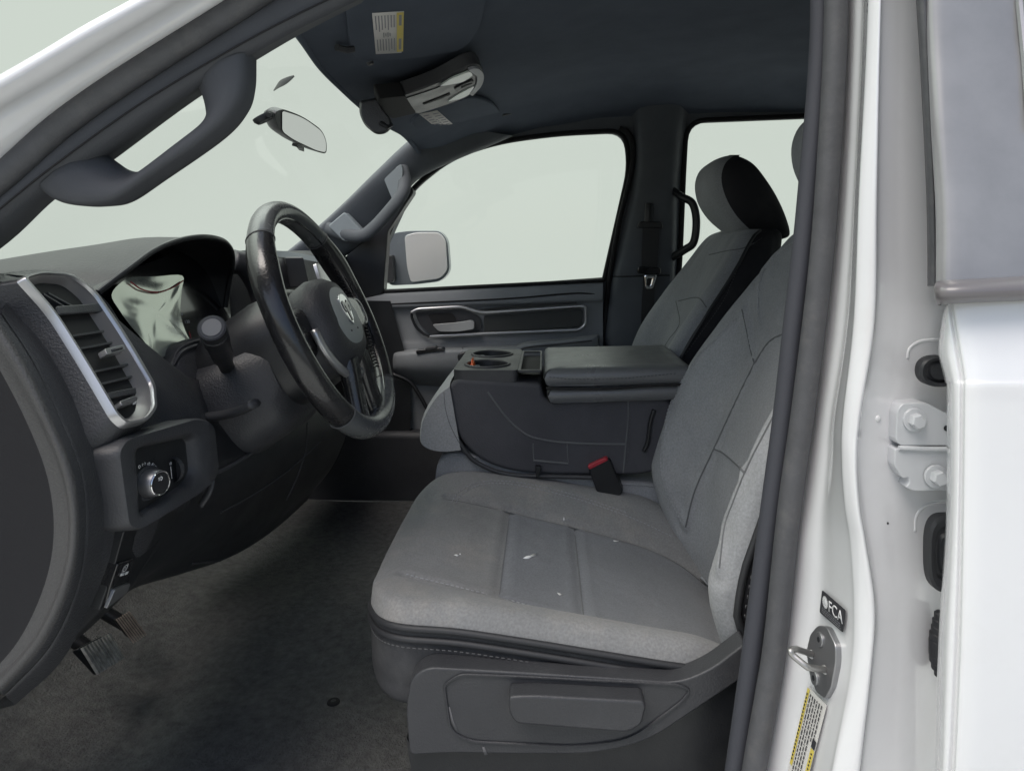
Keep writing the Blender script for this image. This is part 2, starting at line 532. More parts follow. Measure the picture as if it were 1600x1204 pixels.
# pale sky beyond the truck, even at window height: part of a sphere, far outside
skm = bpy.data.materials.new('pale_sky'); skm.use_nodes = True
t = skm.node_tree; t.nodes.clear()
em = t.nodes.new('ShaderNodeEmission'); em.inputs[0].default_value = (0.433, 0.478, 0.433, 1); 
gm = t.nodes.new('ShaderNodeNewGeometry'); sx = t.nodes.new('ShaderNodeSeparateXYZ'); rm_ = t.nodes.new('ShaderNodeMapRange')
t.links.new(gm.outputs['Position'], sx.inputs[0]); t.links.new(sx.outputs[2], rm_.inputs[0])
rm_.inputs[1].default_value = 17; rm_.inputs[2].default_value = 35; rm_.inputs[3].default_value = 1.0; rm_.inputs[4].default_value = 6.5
t.links.new(rm_.outputs[0], em.inputs[1])        # upper dome, out of view, brightened beyond overcast to light the deep interior
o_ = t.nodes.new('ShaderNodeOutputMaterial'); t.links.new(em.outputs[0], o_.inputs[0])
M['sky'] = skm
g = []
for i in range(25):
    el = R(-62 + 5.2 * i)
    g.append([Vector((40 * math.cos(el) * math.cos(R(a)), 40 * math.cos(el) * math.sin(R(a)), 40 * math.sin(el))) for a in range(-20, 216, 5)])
tag(build(MB().grid(g), 'sky', 'sky'), 'pale grey-green overcast sky beyond the truck, boosted overhead for light', kind='structure')
g = [[Vector((r * math.cos(R(a)), r * math.sin(R(a)), 0)) for a in range(0, 361, 10)] for r in (0.01, 3, 9)]
tag(build(MB().grid(g), 'ground', 'ground'), 'pale concrete ground under the truck', kind='structure')  # unseen ground, added pale to bounce light up into the cab

# ------------------------------------------------------------------ the truck
truck = empty('pickup_truck', (0, 0.38, 0))
tag(truck, 'white crew-cab pickup truck with grey cloth and black interior, driver doorway open', 'pickup truck')

# ================================================================== BODY SHELL
# ---- roof with headliner
roof = empty('roof', (0.4, 0.38, E + 0.36), truck)
XS = [-0.50, -0.42, -0.33, -0.2, -0.1, 0.0, 0.2, 0.6, 1.1, 1.7]
ZC = [0.295, 0.315, 0.335, 0.385, 0.42, 0.445, 0.475, 0.49, 0.49, 0.47]
def head_z(x, y):
    i = max(0, min(len(XS) - 2, max(k for k in range(len(XS)) if XS[k] <= max(x, XS[0]))))
    t = min(1, max(0, (x - XS[i]) / (XS[i + 1] - XS[i])))
    t = t * t * (3 - 2 * t) * 0.5 + t * 0.5
    z = ZC[i] * (1 - t) + ZC[i + 1] * t
    e = abs(y - 0.38) / 0.76
    return z - 0.035 * e ** 2 - 0.055 * max(0, (e - 0.72) / 0.28) ** 2
def head_front(y):
    for (a, xa), (b, xb) in zip(HF, HF[1:]):
        if y <= b: return xa + (xb - xa) * max(0, (y - a) / (b - a))
    return HF[-1][1]
HF = [(-0.44, -0.33), (-0.09, -0.365), (0.2, -0.405), (0.5, -0.425), (0.8, -0.415), (1.0, -0.385), (1.2, -0.35)]
g = []
ys = [-0.375 + 1.503 * i / 32 for i in range(33)]
for i in range(40):
    t = i / 39
    row = []
    for y in ys:
        xf = head_front(y)
        x = xf + (1.7 - xf) * (t ** 1.5)
        row.append(W(x, y, head_z(x, y)))
    g.append(row)
mb = MB().grid(g)
headliner = build(mb, 'headliner', 'head', roof, 'dark blue-grey cloth headliner')
hb = bvh_of(headliner)
# rolled front edge of the headliner
mb = MB().tube([r + Vector((0, 0, 0.004)) for r in cr([g[0][k] for k in range(0, 33, 4)], 6)], 0.007, 8)
build(mb, 'headliner_edge', 'head', roof)
# outer roof skin
g2 = [[v + Vector((0 if i else -0.02, 0, 0.035 if 0 < i < 39 else 0.02)) for v in r] for i, r in enumerate(g)]
build(MB().grid(g2), 'roof_skin', 'white', roof, 'white outer roof skin')

# ---- passenger side wall of the cab: one trim sheet with the two window openings
cabside = empty('side_wall', (0.4, 1.16, 0.5), truck, 'dark inner side of the cab around the windows')
YS = 1.13
def loop(pts, Y, r=10): return [P(a, b, Y) for a, b in rnd(pts, r)]
outer = [(560, 470, 1), (640, 300, 30), (700, 225, 30), (790, 178, 10), (980, 120, 1), (1500, 110, 1), (1500, 900, 1), (560, 900, 1)]
win1 = [(592, 462, 6), (602, 372, 20), (640, 298, 25), (700, 248, 60), (775, 222, 60), (870, 209, 40), (976, 204, 26), (984, 260, 60), (944, 437, 4)]
win2 = [(1058, 470, 30), (1063, 400, 40), (1069, 255, 40), (1073, 189, 42), (1300, 180, 20), (1330, 480, 20)]
def holed(outer, holes, n, h, name, m, parent, label=None):
    bm = bmesh.new()
    for lp in [outer] + holes:
        vs = [bm.verts.new(p) for p in lp]
        for a, b in zip(vs, vs[1:] + vs[:1]): bm.edges.new((a, b))
    bmesh.ops.triangle_fill(bm, use_beauty=True, edges=bm.edges[:])
    bm.verts.ensure_lookup_table(); bm.verts.index_update()
    mb = MB()
    fs = [tuple(v.index for v in f.verts) for f in bm.faces]
    vs = [v.co.copy() for v in bm.verts]
    bm.free()
    mb.add(vs, fs); mb.add([v + n * h for v in vs], [f[::-1] for f in fs])
    for lp in [outer] + holes:
        mb.grid([[p for p in lp], [p + n * h for p in lp]], cv=True)
    return build(mb, name, m, parent, label, smooth=30)
holed(loop(outer, YS), [loop(win1, YS), loop(win2, YS)], Vector((0, 1, 0)), 0.06, 'side_trim', 'pillar2', cabside)
# weatherstrips round the two openings
c1 = cr([P(a, b, YS - 0.004) for a, b in rnd(win1, 10)], 1, True)
build(MB().tube(c1, 0.008, 8, closed=True), 'weatherstrip', 'blackmatte', cabside)
c2 = cr([P(a, b, YS - 0.004) for a, b in rnd(win2, 10)], 1, True)
build(MB().tube(c2, 0.008, 8, closed=True), 'weatherstrip', 'blackmatte', cabside)
# glass
for nm, wn in (('window', win1), ('window', win2)):
    build(MB().slab(loop(wn, YS + 0.035), Vector((0, 0.004, 0))), nm, 'glass', cabside, smooth=20)
# door seal line from the roof down the rear edge of the front door
build(MB().tube(cr([P(a, b, YS - 0.012) for a, b in [(968, 200), (982, 208), (989, 228), (986, 270), (968, 345), (953, 430), (945, 500), (938, 560), (934, 640)]], 6), 0.008, 8), 'door_seal', 'blackmatte', cabside)

# ---- B pillar trim (passenger side) standing proud
cp = empty('center_pillar', (0.25, 1.1, 1.0), truck, 'dark pillar trim behind the passenger door with seat belt')
rows = []
for (y, a, b, c, d_, e) in [(150, 985, 1000, 1030, 1062, 1080), (205, 990, 1003, 1032, 1056, 1071), (250, 992, 1004, 1030, 1052, 1066), (300, 985, 998, 1026, 1050, 1062),
                            (350, 974, 988, 1022, 1050, 1060), (400, 963, 978, 1016, 1048, 1058), (440, 953, 968, 1010, 1046, 1056), (520, 944, 958, 1002, 1040, 1056), (700, 936, 950, 994, 1036, 1056)]:
    rows.append([P(a, y, 1.125), P(b, y, 1.092), P(c, y, 1.083), P(d_, y, 1.088), P(e, y, 1.125)])
bp = build(MB().grid(interp(rows, 6, 6)), 'pillar_trim', 'pillar2', cp, smooth=0)
pb = bvh_of(bp)
seam(pb, [(955, 432), (980, 432), (1005, 431), (1046, 430)], 'trim_joint', 'blackmatte', cp, 0.0022, 0)
# grab handle
ph = [P(a, b, Y) for a, b, Y in [(1052, 298, 1.10), (1066, 308, 1.07), (1082, 318, 1.05), (1088, 345, 1.045), (1084, 378, 1.05), (1070, 390, 1.07), (1050, 402, 1.10)]]
build(MB().tube(cr(ph, 8), 0.0125, 12, flat=0.8), 'grab_handle', 'black', cp, 'black upright grab handle')
# belt height slider, anchor, webbing, latch plate
build(MB().tube(cr([P(1015, 318, 1.075), P(1014, 332, 1.072), P(1013, 350, 1.072)], 4), 0.013, 10, flat=0.7), 'belt_height_slider', 'black', cp)
mb = MB().slab([P(a, b, 1.06) for a, b in rnd([(999, 346), (1034, 346), (1037, 356), (996, 356)], 4)], Vector((0, 0.02, 0)))
build(mb, 'belt_anchor', 'black', cp, bevel=0.004)
mb = MB().slab([P(1004, 354, 1.064), P(1031, 354, 1.064), P(1027, 424, 1.062), P(1002, 424, 1.062)], Vector((0, 0.003, 0)))
mb.slab([P(1005, 430, 1.066), P(1024, 430, 1.066), P(1016, 620, 1.066), P(996, 620, 1.066)], Vector((0, 0.003, 0)))
build(mb, 'belt_webbing', 'black', cp, smooth=20)
mb = MB().slab([P(a, b, 1.05) for a, b in rnd([(997, 416), (1033, 418), (1032, 429), (996, 427)], 4)], Vector((0, 0.022, 0)))
build(mb, 'belt_guide', 'gloss', cp, bevel=0.003)
lo = [P(a, b, 1.05) for a, b in rnd([(1006, 429), (1027, 429), (1020, 451), (1008, 451)], 3)]
li = [P(a, b, 1.05) for a, b in rnd([(1011, 434), (1019, 434), (1016, 446), (1010, 446)], 2)]
build(MB().ring(resample(lo, 28), resample(li, 28), Vector((0, -1, 0)), 0.003), 'latch_plate', 'chrome', cp, 'bright metal latch plate of the belt')

# ---- rear and floor closing panels of the cab; unseen walls added to block light
build(MB().box(W(1.68, 0.38, -0.55), 0.05, 1.7, 1.1), 'rear_wall', 'pillar', truck, 'dark rear wall of the cab below its window')
fl = []
for x, z in [(-1.02, -0.42), (-0.98, -0.6), (-0.9, -0.70), (-0.80, -0.755), (-0.6, -0.775), (-0.3, -0.778), (0, -0.775), (0.4, -0.775), (1.7, -0.775)]:
    fl.append([W(x + random.uniform(-.004, .004), y, z + (0.02 if abs(y - 0.4) < 0.15 else 0) + random.uniform(-0.004, 0.004)) for y in [-0.46, -0.3, -0.15, 0, 0.2, 0.4, 0.6, 0.8, 0.98, 1.06]])
flo = build(MB().grid(interp(fl, 4, 4)), 'floor_mat', 'floor', truck, 'dusty black rubber cab floor', smooth=0)
build(MB().box(W(0.3, -0.47, -0.82), 2.9, 0.06, 0.16), 'rocker_panel', 'white', truck, bevel=0.02)
build(MB().box(W(0.3, 1.09, -0.68), 2.9, 0.06, 0.22), 'sill_trim', 'plastic', truck, 'dark sill trim under the passenger door', bevel=0.02)
build(MB().box(W(-1.06, 0.38, -0.50), 0.05, 1.7, 0.84), 'firewall', 'blackmatte', truck)
build(MB().box(W(-0.86, -0.425, -0.46), 0.44, 0.03, 0.74), 'cowl_side', 'blackmatte', truck)  # unseen box added to stop light leaking into the footwell
build(MB().box(W(-0.98, -0.455, -0.42), 0.60, 0.03, 0.80), 'front_jamb', 'white', truck, 'white front edge of the driver doorway', bevel=.01)
build(MB().box(W(1.15, -0.36, -0.15), 1.3, 0.05, 1.25), 'rear_side_trim', 'pillar', truck)
# small bright bolt on the seat rail
mb = MB().box(W(-0.14, -0.2, -0.745), 0.36, 0.05, 0.03)
build(mb, 'seat_rail', 'black', truck, bevel=0.005)

# ---- windscreen
rows = [[W(x, y, z) for x, y, z in [(-0.33, -0.40, 0.31), (-0.365, -0.09, 0.32), (-0.42, 0.38, 0.325), (-0.405, 0.85, 0.32), (-0.35, 1.12, 0.31)]],
        [W(x, y, z) for x, y, z in [(-0.50, -0.41, 0.14), (-0.60, -0.06, 0.15), (-0.68, 0.38, 0.155), (-0.64, 0.85, 0.15), (-0.53, 1.13, 0.14)]],
        [W(x, y, z) for x, y, z in [(-0.69, -0.42, -0.03), (-0.84, -0.04, -0.03), (-0.95, 0.38, -0.03), (-0.89, 0.85, -0.03), (-0.74, 1.14, -0.03)]]]
ws = build(MB().grid(interp(rows, 8, 8)), 'windscreen', 'glass', truck, 'clear raked windscreen', smooth=0)
wb = bvh_of(ws)
pts = onsurf(wb, [(427, 141), (436, 132), (447, 125), (459, 118)], 6, 0.001)
mb = MB(); L = len(pts)
mb.tube(pts, [0.001 + 0.0045 * math.sin(math.pi * (i + .3) / (L)) for i in range(L)], 8, flat=0.15, up=Vector((0, 0, 1)))
build(mb, 'glass_mark', mat('grey_mark', (0.10, 0.11, 0.10), 0.6), ws, 'small grey mark on the glass')  # grey mark lying on the windscreen

# ---- rear-view mirror
rv = empty('rear_view_mirror', P(470, 205, 0.38), truck, 'interior rear-view mirror hung from the windscreen')
A, B, C_ = P(430, 173, 0.26), P(509, 206, 0.50), P(437, 206, 0.265)
pln = (P(470, 205, 0.38), Vector((.954, -.075, -.29)).normalized())
shp = [(428, 176, 8), (441, 170, 6), (472, 181, 20), (503, 203, 10), (511, 222, 14), (510, 241, 6), (493, 237, 20), (455, 219, 20), (437, 205, 10)]
gl_o = [(440, 173, 4), (472, 183, 20), (502, 205, 8), (509, 222, 12), (508, 238, 4), (494, 235, 20), (456, 217, 20), (440, 205, 6)]
so_ = [PL(a, b, pln) for a, b in rnd(shp, 6)]
cen = sum(so_, Vector()) / len(so_)
back = [cen + (p - cen) * 0.82 - pln[1] * 0.035 for p in so_]
mid = [cen + (p - cen) * 1.0 - pln[1] * 0.018 for p in so_]
mb = MB().grid([so_, mid, back], cv=True); mb.cap(so_); mb.cap(back, flip=True)
build(mb, 'mirror_housing', 'plastic2', rv, smooth=50)
go_ = [PL(a, b, pln, 0.0015) for a, b in rnd(gl_o, 5)]
build(MB().cap(go_), 'mirror_glass', 'mirror', rv, 'silver mirror glass', smooth=0)
build(MB().tube([cen - pln[1] * 0.02, P(436, 184, 0.28) - pln[1] * .02, P(420, 180, 0.22)], 0.005, 8), 'mirror_stem', 'black', rv)
wl, wn = hit(wb, 408, 178)
e1 = (PL(424, 171, (wl, wn)) - PL(390, 186, (wl, wn)))
c0 = wl + wn * 0.004
u = e1.normalized(); v = wn.cross(u)
mb = MB()
lp = lambda k, h: [c0 + u * math.cos(2 * math.pi * i / 24) * 0.021 * k + v * math.sin(2 * math.pi * i / 24) * 0.0115 * k + wn * h for i in range(24)]
mb.grid([lp(1, 0), lp(1, 0.006), lp(0.8, 0.012)], cv=True); mb.cap(lp(0.8, 0.012)); mb.cap(lp(1, 0), flip=True)
build(mb, 'mirror_mount', 'black', rv, 'black oval mount bonded to the glass')
mb = MB().slab([PL(a, b, pln, -0.004) for a, b in [(468, 226), (478, 231), (478, 238), (474, 233), (467, 231)]], -pln[1] * 0.012)
build(mb, 'dip_lever', 'black', rv)

# ---- driver's front pillar (white outside, black trim inside)
fp = empty('front_pillar', P(150, 150, -0.4), truck, 'white front pillar with black inner trim at the driver door')
def strip(rows, nm, m, label=None, n=6):
    return build(MB().grid(interp(rows, 1, n)), nm, m, fp, label, smooth=0)
o1 = [(-260, 275), (-130, 190), (0, 116), (70, 76), (130, 40), (210, -3), (330, -66), (470, -135)]
o2 = [(-260, 300), (-130, 212), (0, 140), (80, 92), (150, 52), (240, 2), (350, -60), (490, -130)]
o3 = [(-260, 330), (-130, 240), (0, 168), (80, 122), (160, 72), (270, 6), (370, -54), (505, -125)]
o4 = [(-260, 356), (-130, 262), (0, 188), (80, 142), (160, 96), (300, 12), (390, -50), (515, -122)]
o5 = [(-260, 395), (-130, 302), (0, 222), (80, 168), (160, 116), (330, 12), (410, -44), (530, -118)]
o6 = [(-260, 450), (-130, 354), (0, 262), (90, 184), (200, 106), (362, 0), (440, -48), (548, -110)]
def ext(o):
    (a, b), (c, d_) = o[0], o[1]
    return [(a + (a - c) * 2.2, b + (b - d_) * 2.2)] + list(o)
def rowp(o, Y): return [P(a, b, Y) for a, b in ext(o)]
strip([rowp(o1, -0.36), rowp(o1, -0.43), rowp(o2, -0.455), rowp(o3, -0.408), rowp(o4, -0.438), rowp(o5, -0.408), rowp(o6, -0.400), rowp(o6, -0.36)], 'pillar_skin', 'white', 'white painted outer face with two folds')
# rubber weatherstrip roll and the trim panel under it
sc = [(-260, 480), (-130, 380), (0, 279), (95, 195), (205, 117), (380, 5), (450, -42), (560, -105)]
build(MB().tube(cr(rowp(sc, -0.395), 8), 0.0135, 14), 'weatherstrip', 'rubber', fp, 'dark rounded rubber weatherstrip')
t1 = [(-260, 495), (-130, 395), (0, 292), (100, 203), (210, 126), (395, 8), (470, -36), (580, -98)]
t2 = [(-260, 540), (-130, 432), (0, 326), (80, 262), (215, 165), (360, 78), (480, 15), (600, -40)]
t3 = [(-260, 560), (-130, 450), (0, 352), (78, 290), (180, 222), (330, 122), (440, 60), (560, 0)]
t4 = [(-260, 585), (-130, 474), (0, 378), (78, 306), (160, 252), (310, 142), (456, 50), (580, -15)]
def rp2(o, Y): return [P(a, b, Y) for a, b in ext(o)]
strip([rp2(t1, -0.385), rp2(t2, -0.40), rp2(t3, -0.385), rp2(t4, -0.36), [v + Vector((-0.02, 0.04, 0)) for v in rp2(t4, -0.36)]], 'pillar_trim', 'pillar', 'black textured inner trim of the pillar')
build(MB().tube(cr(rp2(t2, -0.402), 8), 0.0012, 6), 'trim_joint', 'blackmatte', fp)
# grab handle: a flat-faced bow standing off the trim
ho = [(66, 296), (86, 312), (112, 320), (150, 322), (186, 314), (235, 282), (335, 212), (374, 168), (386, 130), (388, 84)]
hi = [(140, 232), (163, 250), (184, 263), (208, 265), (232, 253), (300, 200), (314, 184), (312, 166), (303, 140), (292, 122)]
ho3 = cr([P(a, b, -.385) for a, b in ho], 8); hi3 = cr([P(a, b, -.385) for a, b in hi], 8)
prof = []
for f, dy in [(0.5, .030), (.03, .026), (0, .014), (0.0, .002), (.03, -.006), (.12, -.011), (.40, -.012), (.66, -.008), (.80, -.002), (.93, .006), (.99, .014), (1, .024), (.5, .034)]:
    prof.append([a.lerp(b, f) + Vector((0, dy, 0)) for a, b in zip(ho3, hi3)])
build(MB().grid(prof), 'grab_handle', 'pillar', fp, 'dark moulded grab handle on the pillar', smooth=70)

# ---- passenger's front pillar
pp = empty('front_pillar', P(590, 320, 1.08), truck, 'dark passenger-side front pillar with grab handle')
u1 = [(440, 400), (497, 354), (540, 315), (590, 266), (645, 216), (700, 185)]
u2 = [(440, 408), (497, 364), (545, 322), (600, 272), (655, 226), (720, 195)]
u3 = [(450, 425), (510, 390), (560, 352), (615, 300), (665, 255), (760, 205)]
u4 = [(470, 440), (540, 398), (580, 372), (625, 316), (665, 272), (800, 212)]
build(MB().grid(interp([[P(a, b, 1.14) for a, b in u1], [P(a, b, 1.06) for a, b in u1], [P(a, b, 1.045) for a, b in u2], [P(a, b, 1.07) for a, b in u3], [P(a, b, 1.10) for a, b in u4], [P(a, b, 1.15) for a, b in u4]], 4, 6)), 'pillar_trim', 'pillar2', pp, smooth=0)
# sail panel at the foot of the window
mb = MB().slab([P(a, b, 1.09) for a, b in rnd([(540, 400), (566, 378), (612, 328), (641, 290), (647, 300), (606, 362), (599, 458), (560, 470), (540, 470)], 5)], Vector((0, 0.05, 0)))
build(mb, 'sail_panel', 'black', pp, 'black triangular panel at the window corner', bevel=0.004)
# grab handle with two paler grey ends
hp = [P(a, b, Y) for a, b, Y in [(512, 356, 1.05), (540, 366, 1.02), (566, 368, 1.0), (586, 354, 0.995), (608, 330, 0.995), (628, 304, 1.0), (632, 284, 1.02), (628, 262, 1.05)]]
build(MB().tube(cr(hp, 8), [0.0195] * 57, 12, flat=0.7), 'grab_handle', 'pillar2', pp, 'dark grab handle with pale grey ends')
for sh in ([(512, 353, 4), (538, 331, 4), (563, 358, 5), (572, 364, 4), (560, 374, 8), (538, 378, 6)], [(600, 280, 4), (627, 255, 5), (630, 270, 8), (619, 311, 4), (613, 312, 3)]):
    mb = MB().slab([P(a, b, 1.012) for a, b in rnd(sh, 4)], Vector((0, 0.05, 0)))
    build(mb, 'handle_end', 'pillarlight', pp, 'pale grey end cap of the grab handle', bevel=0.006)

# ---- driver side door pillar: painted, with weatherstrip, hinge, striker, labels
dp = empty('door_pillar', P(1330, 1000, -0.42), truck, 'white painted pillar between the doors')
PR = [(-420, 1274, 1330, 1360, 1372, 1386, 1420, 1500), (-60, 1270, 1322, 1350, 1360, 1378, 1420, 1500), (100, 1268, 1318, 1345, 1354, 1374, 1420, 1500), (300, 1255, 1308, 1335, 1344, 1370, 1420, 1500),
      (500, 1235, 1290, 1322, 1336, 1366, 1425, 1510), (650, 1222, 1270, 1300, 1319, 1343, 1420, 1515), (720, 1212, 1260, 1295, 1317, 1338, 1420, 1515),
      (790, 1204, 1250, 1288, 1322, 1342, 1420, 1515), (850, 1195, 1240, 1285, 1331, 1352, 1420, 1515), (950, 1180, 1230, 1283, 1337, 1366, 1425, 1510),
      (1050, 1165, 1215, 1272, 1332, 1360, 1425, 1505), (1204, 1140, 1192, 1248, 1303, 1342, 1420, 1500), (1330, 1120, 1176, 1232, 1283, 1326, 1410, 1490)]
YP = [-0.335, -0.362, -0.405, -0.468, -0.478, -0.452, -0.43]
rows = []
for r in PR:
    q = [P(x, r[0], y) for x, y in zip(r[1:], YP)]
    # a shallow groove in the forward face, and crisp folds either side of the bright band
    def mx(a, b, t, dy=0): v = a.lerp(b, t); return v + Vector((0, dy, 0))
    rows.append([q[0], q[1], mx(q[1], q[2], .55, -.004), q[2], mx(q[2], q[3], .5, .005), mx(q[2], q[3], .9, .002), q[3], mx(q[3], q[4], .5, -.003), q[4], mx(q[4], q[5], .15, .006), mx(q[4], q[5], .6, .004), q[5], q[6]])
pil = build(MB().grid(interp(rows, 8, 5)), 'pillar_skin', 'white', dp, 'white painted pillar face with a vertical fold', smooth=0)
plb = bvh_of(pil)
# weatherstrip: dark flat lip and rounded roll
SX = [(-420, 1290, 1318), (-60, 1283, 1308), (100, 1279, 1304), (300, 1262, 1292), (400, 1252, 1284), (500, 1240, 1273), (650, 1223, 1254), (800, 1203, 1233), (1000, 1177, 1212), (1100, 1163, 1196), (1204, 1148, 1178), (1330, 1130, 1160)]
build(MB().tube(cr([P(b, y, -0.375) for y, a, b in SX], 8), 0.0120, 14), 'weatherstrip', 'rubber', dp, 'dark rounded rubber weatherstrip')
build(MB().tube(cr([P(a, y, -0.352) for y, a, b in SX], 8), 0.0105, 12), 'weatherstrip_lip', 'rubberdark', dp)
# inner trim edge behind the strip
rows = [[P(a - 14, y, -0.33), P(a + 2, y, -0.35), P(a + 60, y, -0.30)] for y, a, b in SX]
build(MB().grid(interp(rows, 6, 3)), 'pillar_inner_trim', 'black', dp, smooth=0)

# upper and lower hinge leaves with flange bolts (door check side of the rear door)
hg = (P(1440, 700, -0.462), (Vector((0.05, -1, 0))).normalized())
def onp(pts, pl, off=0, r=6): return [PL(a, b, pl, off) for a, b in rnd(pts, r)]
up_o = [(1394, 640, 8), (1402, 627, 8), (1440, 626, 6), (1485, 650, 3), (1485, 692, 2), (1399, 692, 6), (1393, 684, 4)]
lo_o = [(1392, 697, 4), (1485, 700, 2), (1485, 762, 3), (1420, 763, 7), (1409, 757, 3), (1415, 750, 4), (1413, 741, 4), (1404, 744, 5), (1391, 724, 5)]
hinge = build(MB().slab(onp(up_o, hg, 0.008, 5), -hg[1] * 0.02), 'hinge', 'zinc', dp, 'white painted upper hinge leaf', bevel=0.0016)
build(MB().slab(onp(lo_o, hg, 0.007, 3), -hg[1] * 0.02), 'hinge', 'zinc', dp, 'white painted notched lower hinge leaf', bevel=0.0016)
build(MB().tube([PL(1397, 695.5, hg, 0.008), PL(1440, 696.5, hg, 0.009), PL(1486, 697, hg, 0.009)], 0.0022, 10), 'hinge_knuckle', 'zinc', dp)
def hexbolt(px, py, name='hinge_bolt', r=0.0068):
    c = PL(px, py, hg, 0.008); n = hg[1]
    mb = MB().disc(c, n, r * 1.55, 0.0025, 28)
    q = n.to_track_quat('Z', 'Y')
    def hx(rr, z): return [c + q @ Vector((math.cos(math.pi / 3 * k + .3) * rr, math.sin(math.pi / 3 * k + .3) * rr, z)) for k in range(6)]
    mb2 = MB(); mb2.grid([hx(r, 0.002), hx(r, 0.0085), hx(r * .86, 0.0098)], cv=True); mb2.cap(hx(r * .86, 0.0098))
    mb.add(mb2.v, mb2.f)
    build(mb, name, 'zinc', dp, 'white painted flange bolt head', smooth=25)
hexbolt(1420, 652); hexbolt(1453, 739)
build(MB().disc(PL(1470, 665, hg, 0.0085), hg[1], 0.0026, 0.0006, 16), 'locating_hole', 'grommet', dp)
# rubber grommets
gp = (P(1450, 580, -0.470), hg[1])
def oval(cx, cy, rx, ry, k=1, n=36, sq=2.6):
    return [(cx + rx * k * math.copysign(abs(math.cos(a)) ** (2 / sq), math.cos(a)), cy + ry * k * math.copysign(abs(math.sin(a)) ** (2 / sq), math.sin(a))) for a in [2 * math.pi * i / n for i in range(n)]]
def grommet(cx, cy, rx, ry, label, sq=2.6):
    pl = (P(cx, cy, -0.470), hg[1])
    mb = MB()
    for (k0, h0, k1, h1) in [(1, -0.004, 1, 0.004), (1, .004, .9, .006), (.9, .006, .72, .005), (.72, .005, .68, .002), (.68, .002, .55, .003), (.55, .003, .5, .006)]:
        mb.grid([[PL(a, b, pl, h0) for a, b in oval(cx, cy, rx, ry, k0, sq=sq)], [PL(a, b, pl, h1) for a, b in oval(cx, cy, rx, ry, k1, sq=sq)]], cv=True)
    mb.cap([PL(a, b, pl, 0.006) for a, b in oval(cx, cy, rx, ry, .5, sq=sq)])
    build(mb, 'grommet', 'grommet', dp, label, smooth=40)
grommet(1464, 579, 31, 24, 'black oval rubber grommet above the hinge', 2.3)
grommet(1480, 862, 34, 60, 'tall black rubber grommet below the hinge', 3.2)
# pressed dimples round them
def dimple(pts, r):
    pa = onsurf(plb, pts, 8, -r * 0.55)
    if len(pa) > 3: build(MB().tube(pa, r, 10), 'pressed_bead', 'white', dp, smooth=0)
dimple([(1418, 560), (1421, 545), (1436, 534), (1460, 531), (1478, 532)], 0.0022)
dimple([(1430, 830), (1432, 806), (1446, 790), (1466, 784), (1480, 783)], 0.0022)
l, n_ = hit(plb, 1372, 654)
build(MB().disc(l - n_ * 0.001, n_, 0.0035, 0.0022, 18, chamfer=.6), 'pressed_dimple', 'white', dp, smooth=60)
for (a, b) in ((1387, 817), (1355, 18), (1356, 8)):
    l, n_ = hit(plb, a, b)
    if l: build(MB().disc(l, n_, 0.0011, 0.0004, 8), 'paint_chip', 'ink', dp)
# wiring boot
mb = MB()
bo = [P(1474, 962 + i * 11, -0.455) for i in range(9)]
for i, c in enumerate(bo):
    rr = [0.007, 0.0085, 0.0095, 0.011, 0.0115, 0.0115, 0.011, 0.0095, 0.007][i]
    mb.tube([c + Vector((0.0, 0, 0.0030)), c + Vector((-0.001, 0, 0.0012)), c + Vector((-0.001, 0, -0.0012)), c + Vector((0, 0, -0.003))], [rr * .72, rr, rr, rr * .72], 16, caps=True)
build(mb, 'wiring_boot', 'grommet', dp, 'ribbed black wiring boot', smooth=30)

# striker
la = [hit(plb, a, b)[0] for a, b in ((1278, 985), (1312, 1010), (1276, 1075))]
stp = plane3(*la)
so1 = [(1286, 976, 6), (1301, 979, 6), (1315, 1009, 8), (1315, 1035, 8), (1308, 1074, 6), (1298, 1092, 5), (1284, 1082, 6), (1273, 1052, 4), (1268, 1018, 4), (1274, 991, 5)]
build(MB().slab(onp(so1, stp, 0.006, 4), -stp[1] * 0.012), 'striker_plate', 'greymetal', dp, 'grey steel striker plate', bevel=0.0014)
# loop stands out towards the camera side along the plate normal
b0, b1 = PL(1276, 1022, stp, 0.004), PL(1297, 1046, stp, 0.004)
dirn = (P(1242, 1013, -0.452) - b0)
e0, e1 = P(1240, 1012, -0.452), P(1262, 1042, -0.462)
loopp = [b0, b0.lerp(e0, .7), e0 + (b0 - e0) * 0.12, P(1235.5, 1016, -0.4535), P(1239, 1023, -0.455), e1.lerp(P(1239, 1023, -0.455), .12), e1 + (b1 - e1) * .12, e1.lerp(b1, .4), b1]
build(MB().tube(cr(loopp, 6), 0.0029, 12), 'striker_loop', 'steel', dp, 'bright worn steel striker loop', smooth=0)
build(MB().disc(b0, (e0 - b0).normalized(), 0.0042, 0.004, 18), 'striker_collar', 'steel', dp)
build(MB().disc(b1, (e1 - b1).normalized(), 0.0042, 0.004, 18), 'striker_collar', 'steel', dp)
for (a, b) in ((1291, 999), (1283, 1059)):
    c = PL(a, b, stp, 0.006)
    mb = MB().disc(c, stp[1], 0.0068, 0.002, 24, chamfer=.4)
    mb2 = MB().disc(c + stp[1] * 0.0019, stp[1], 0.0027, 0.0003, 6)
    mb.add(mb2.v, mb2.f, 1)
    build(mb, 'striker_screw', ['greymetal', 'grommet'], dp, smooth=30)

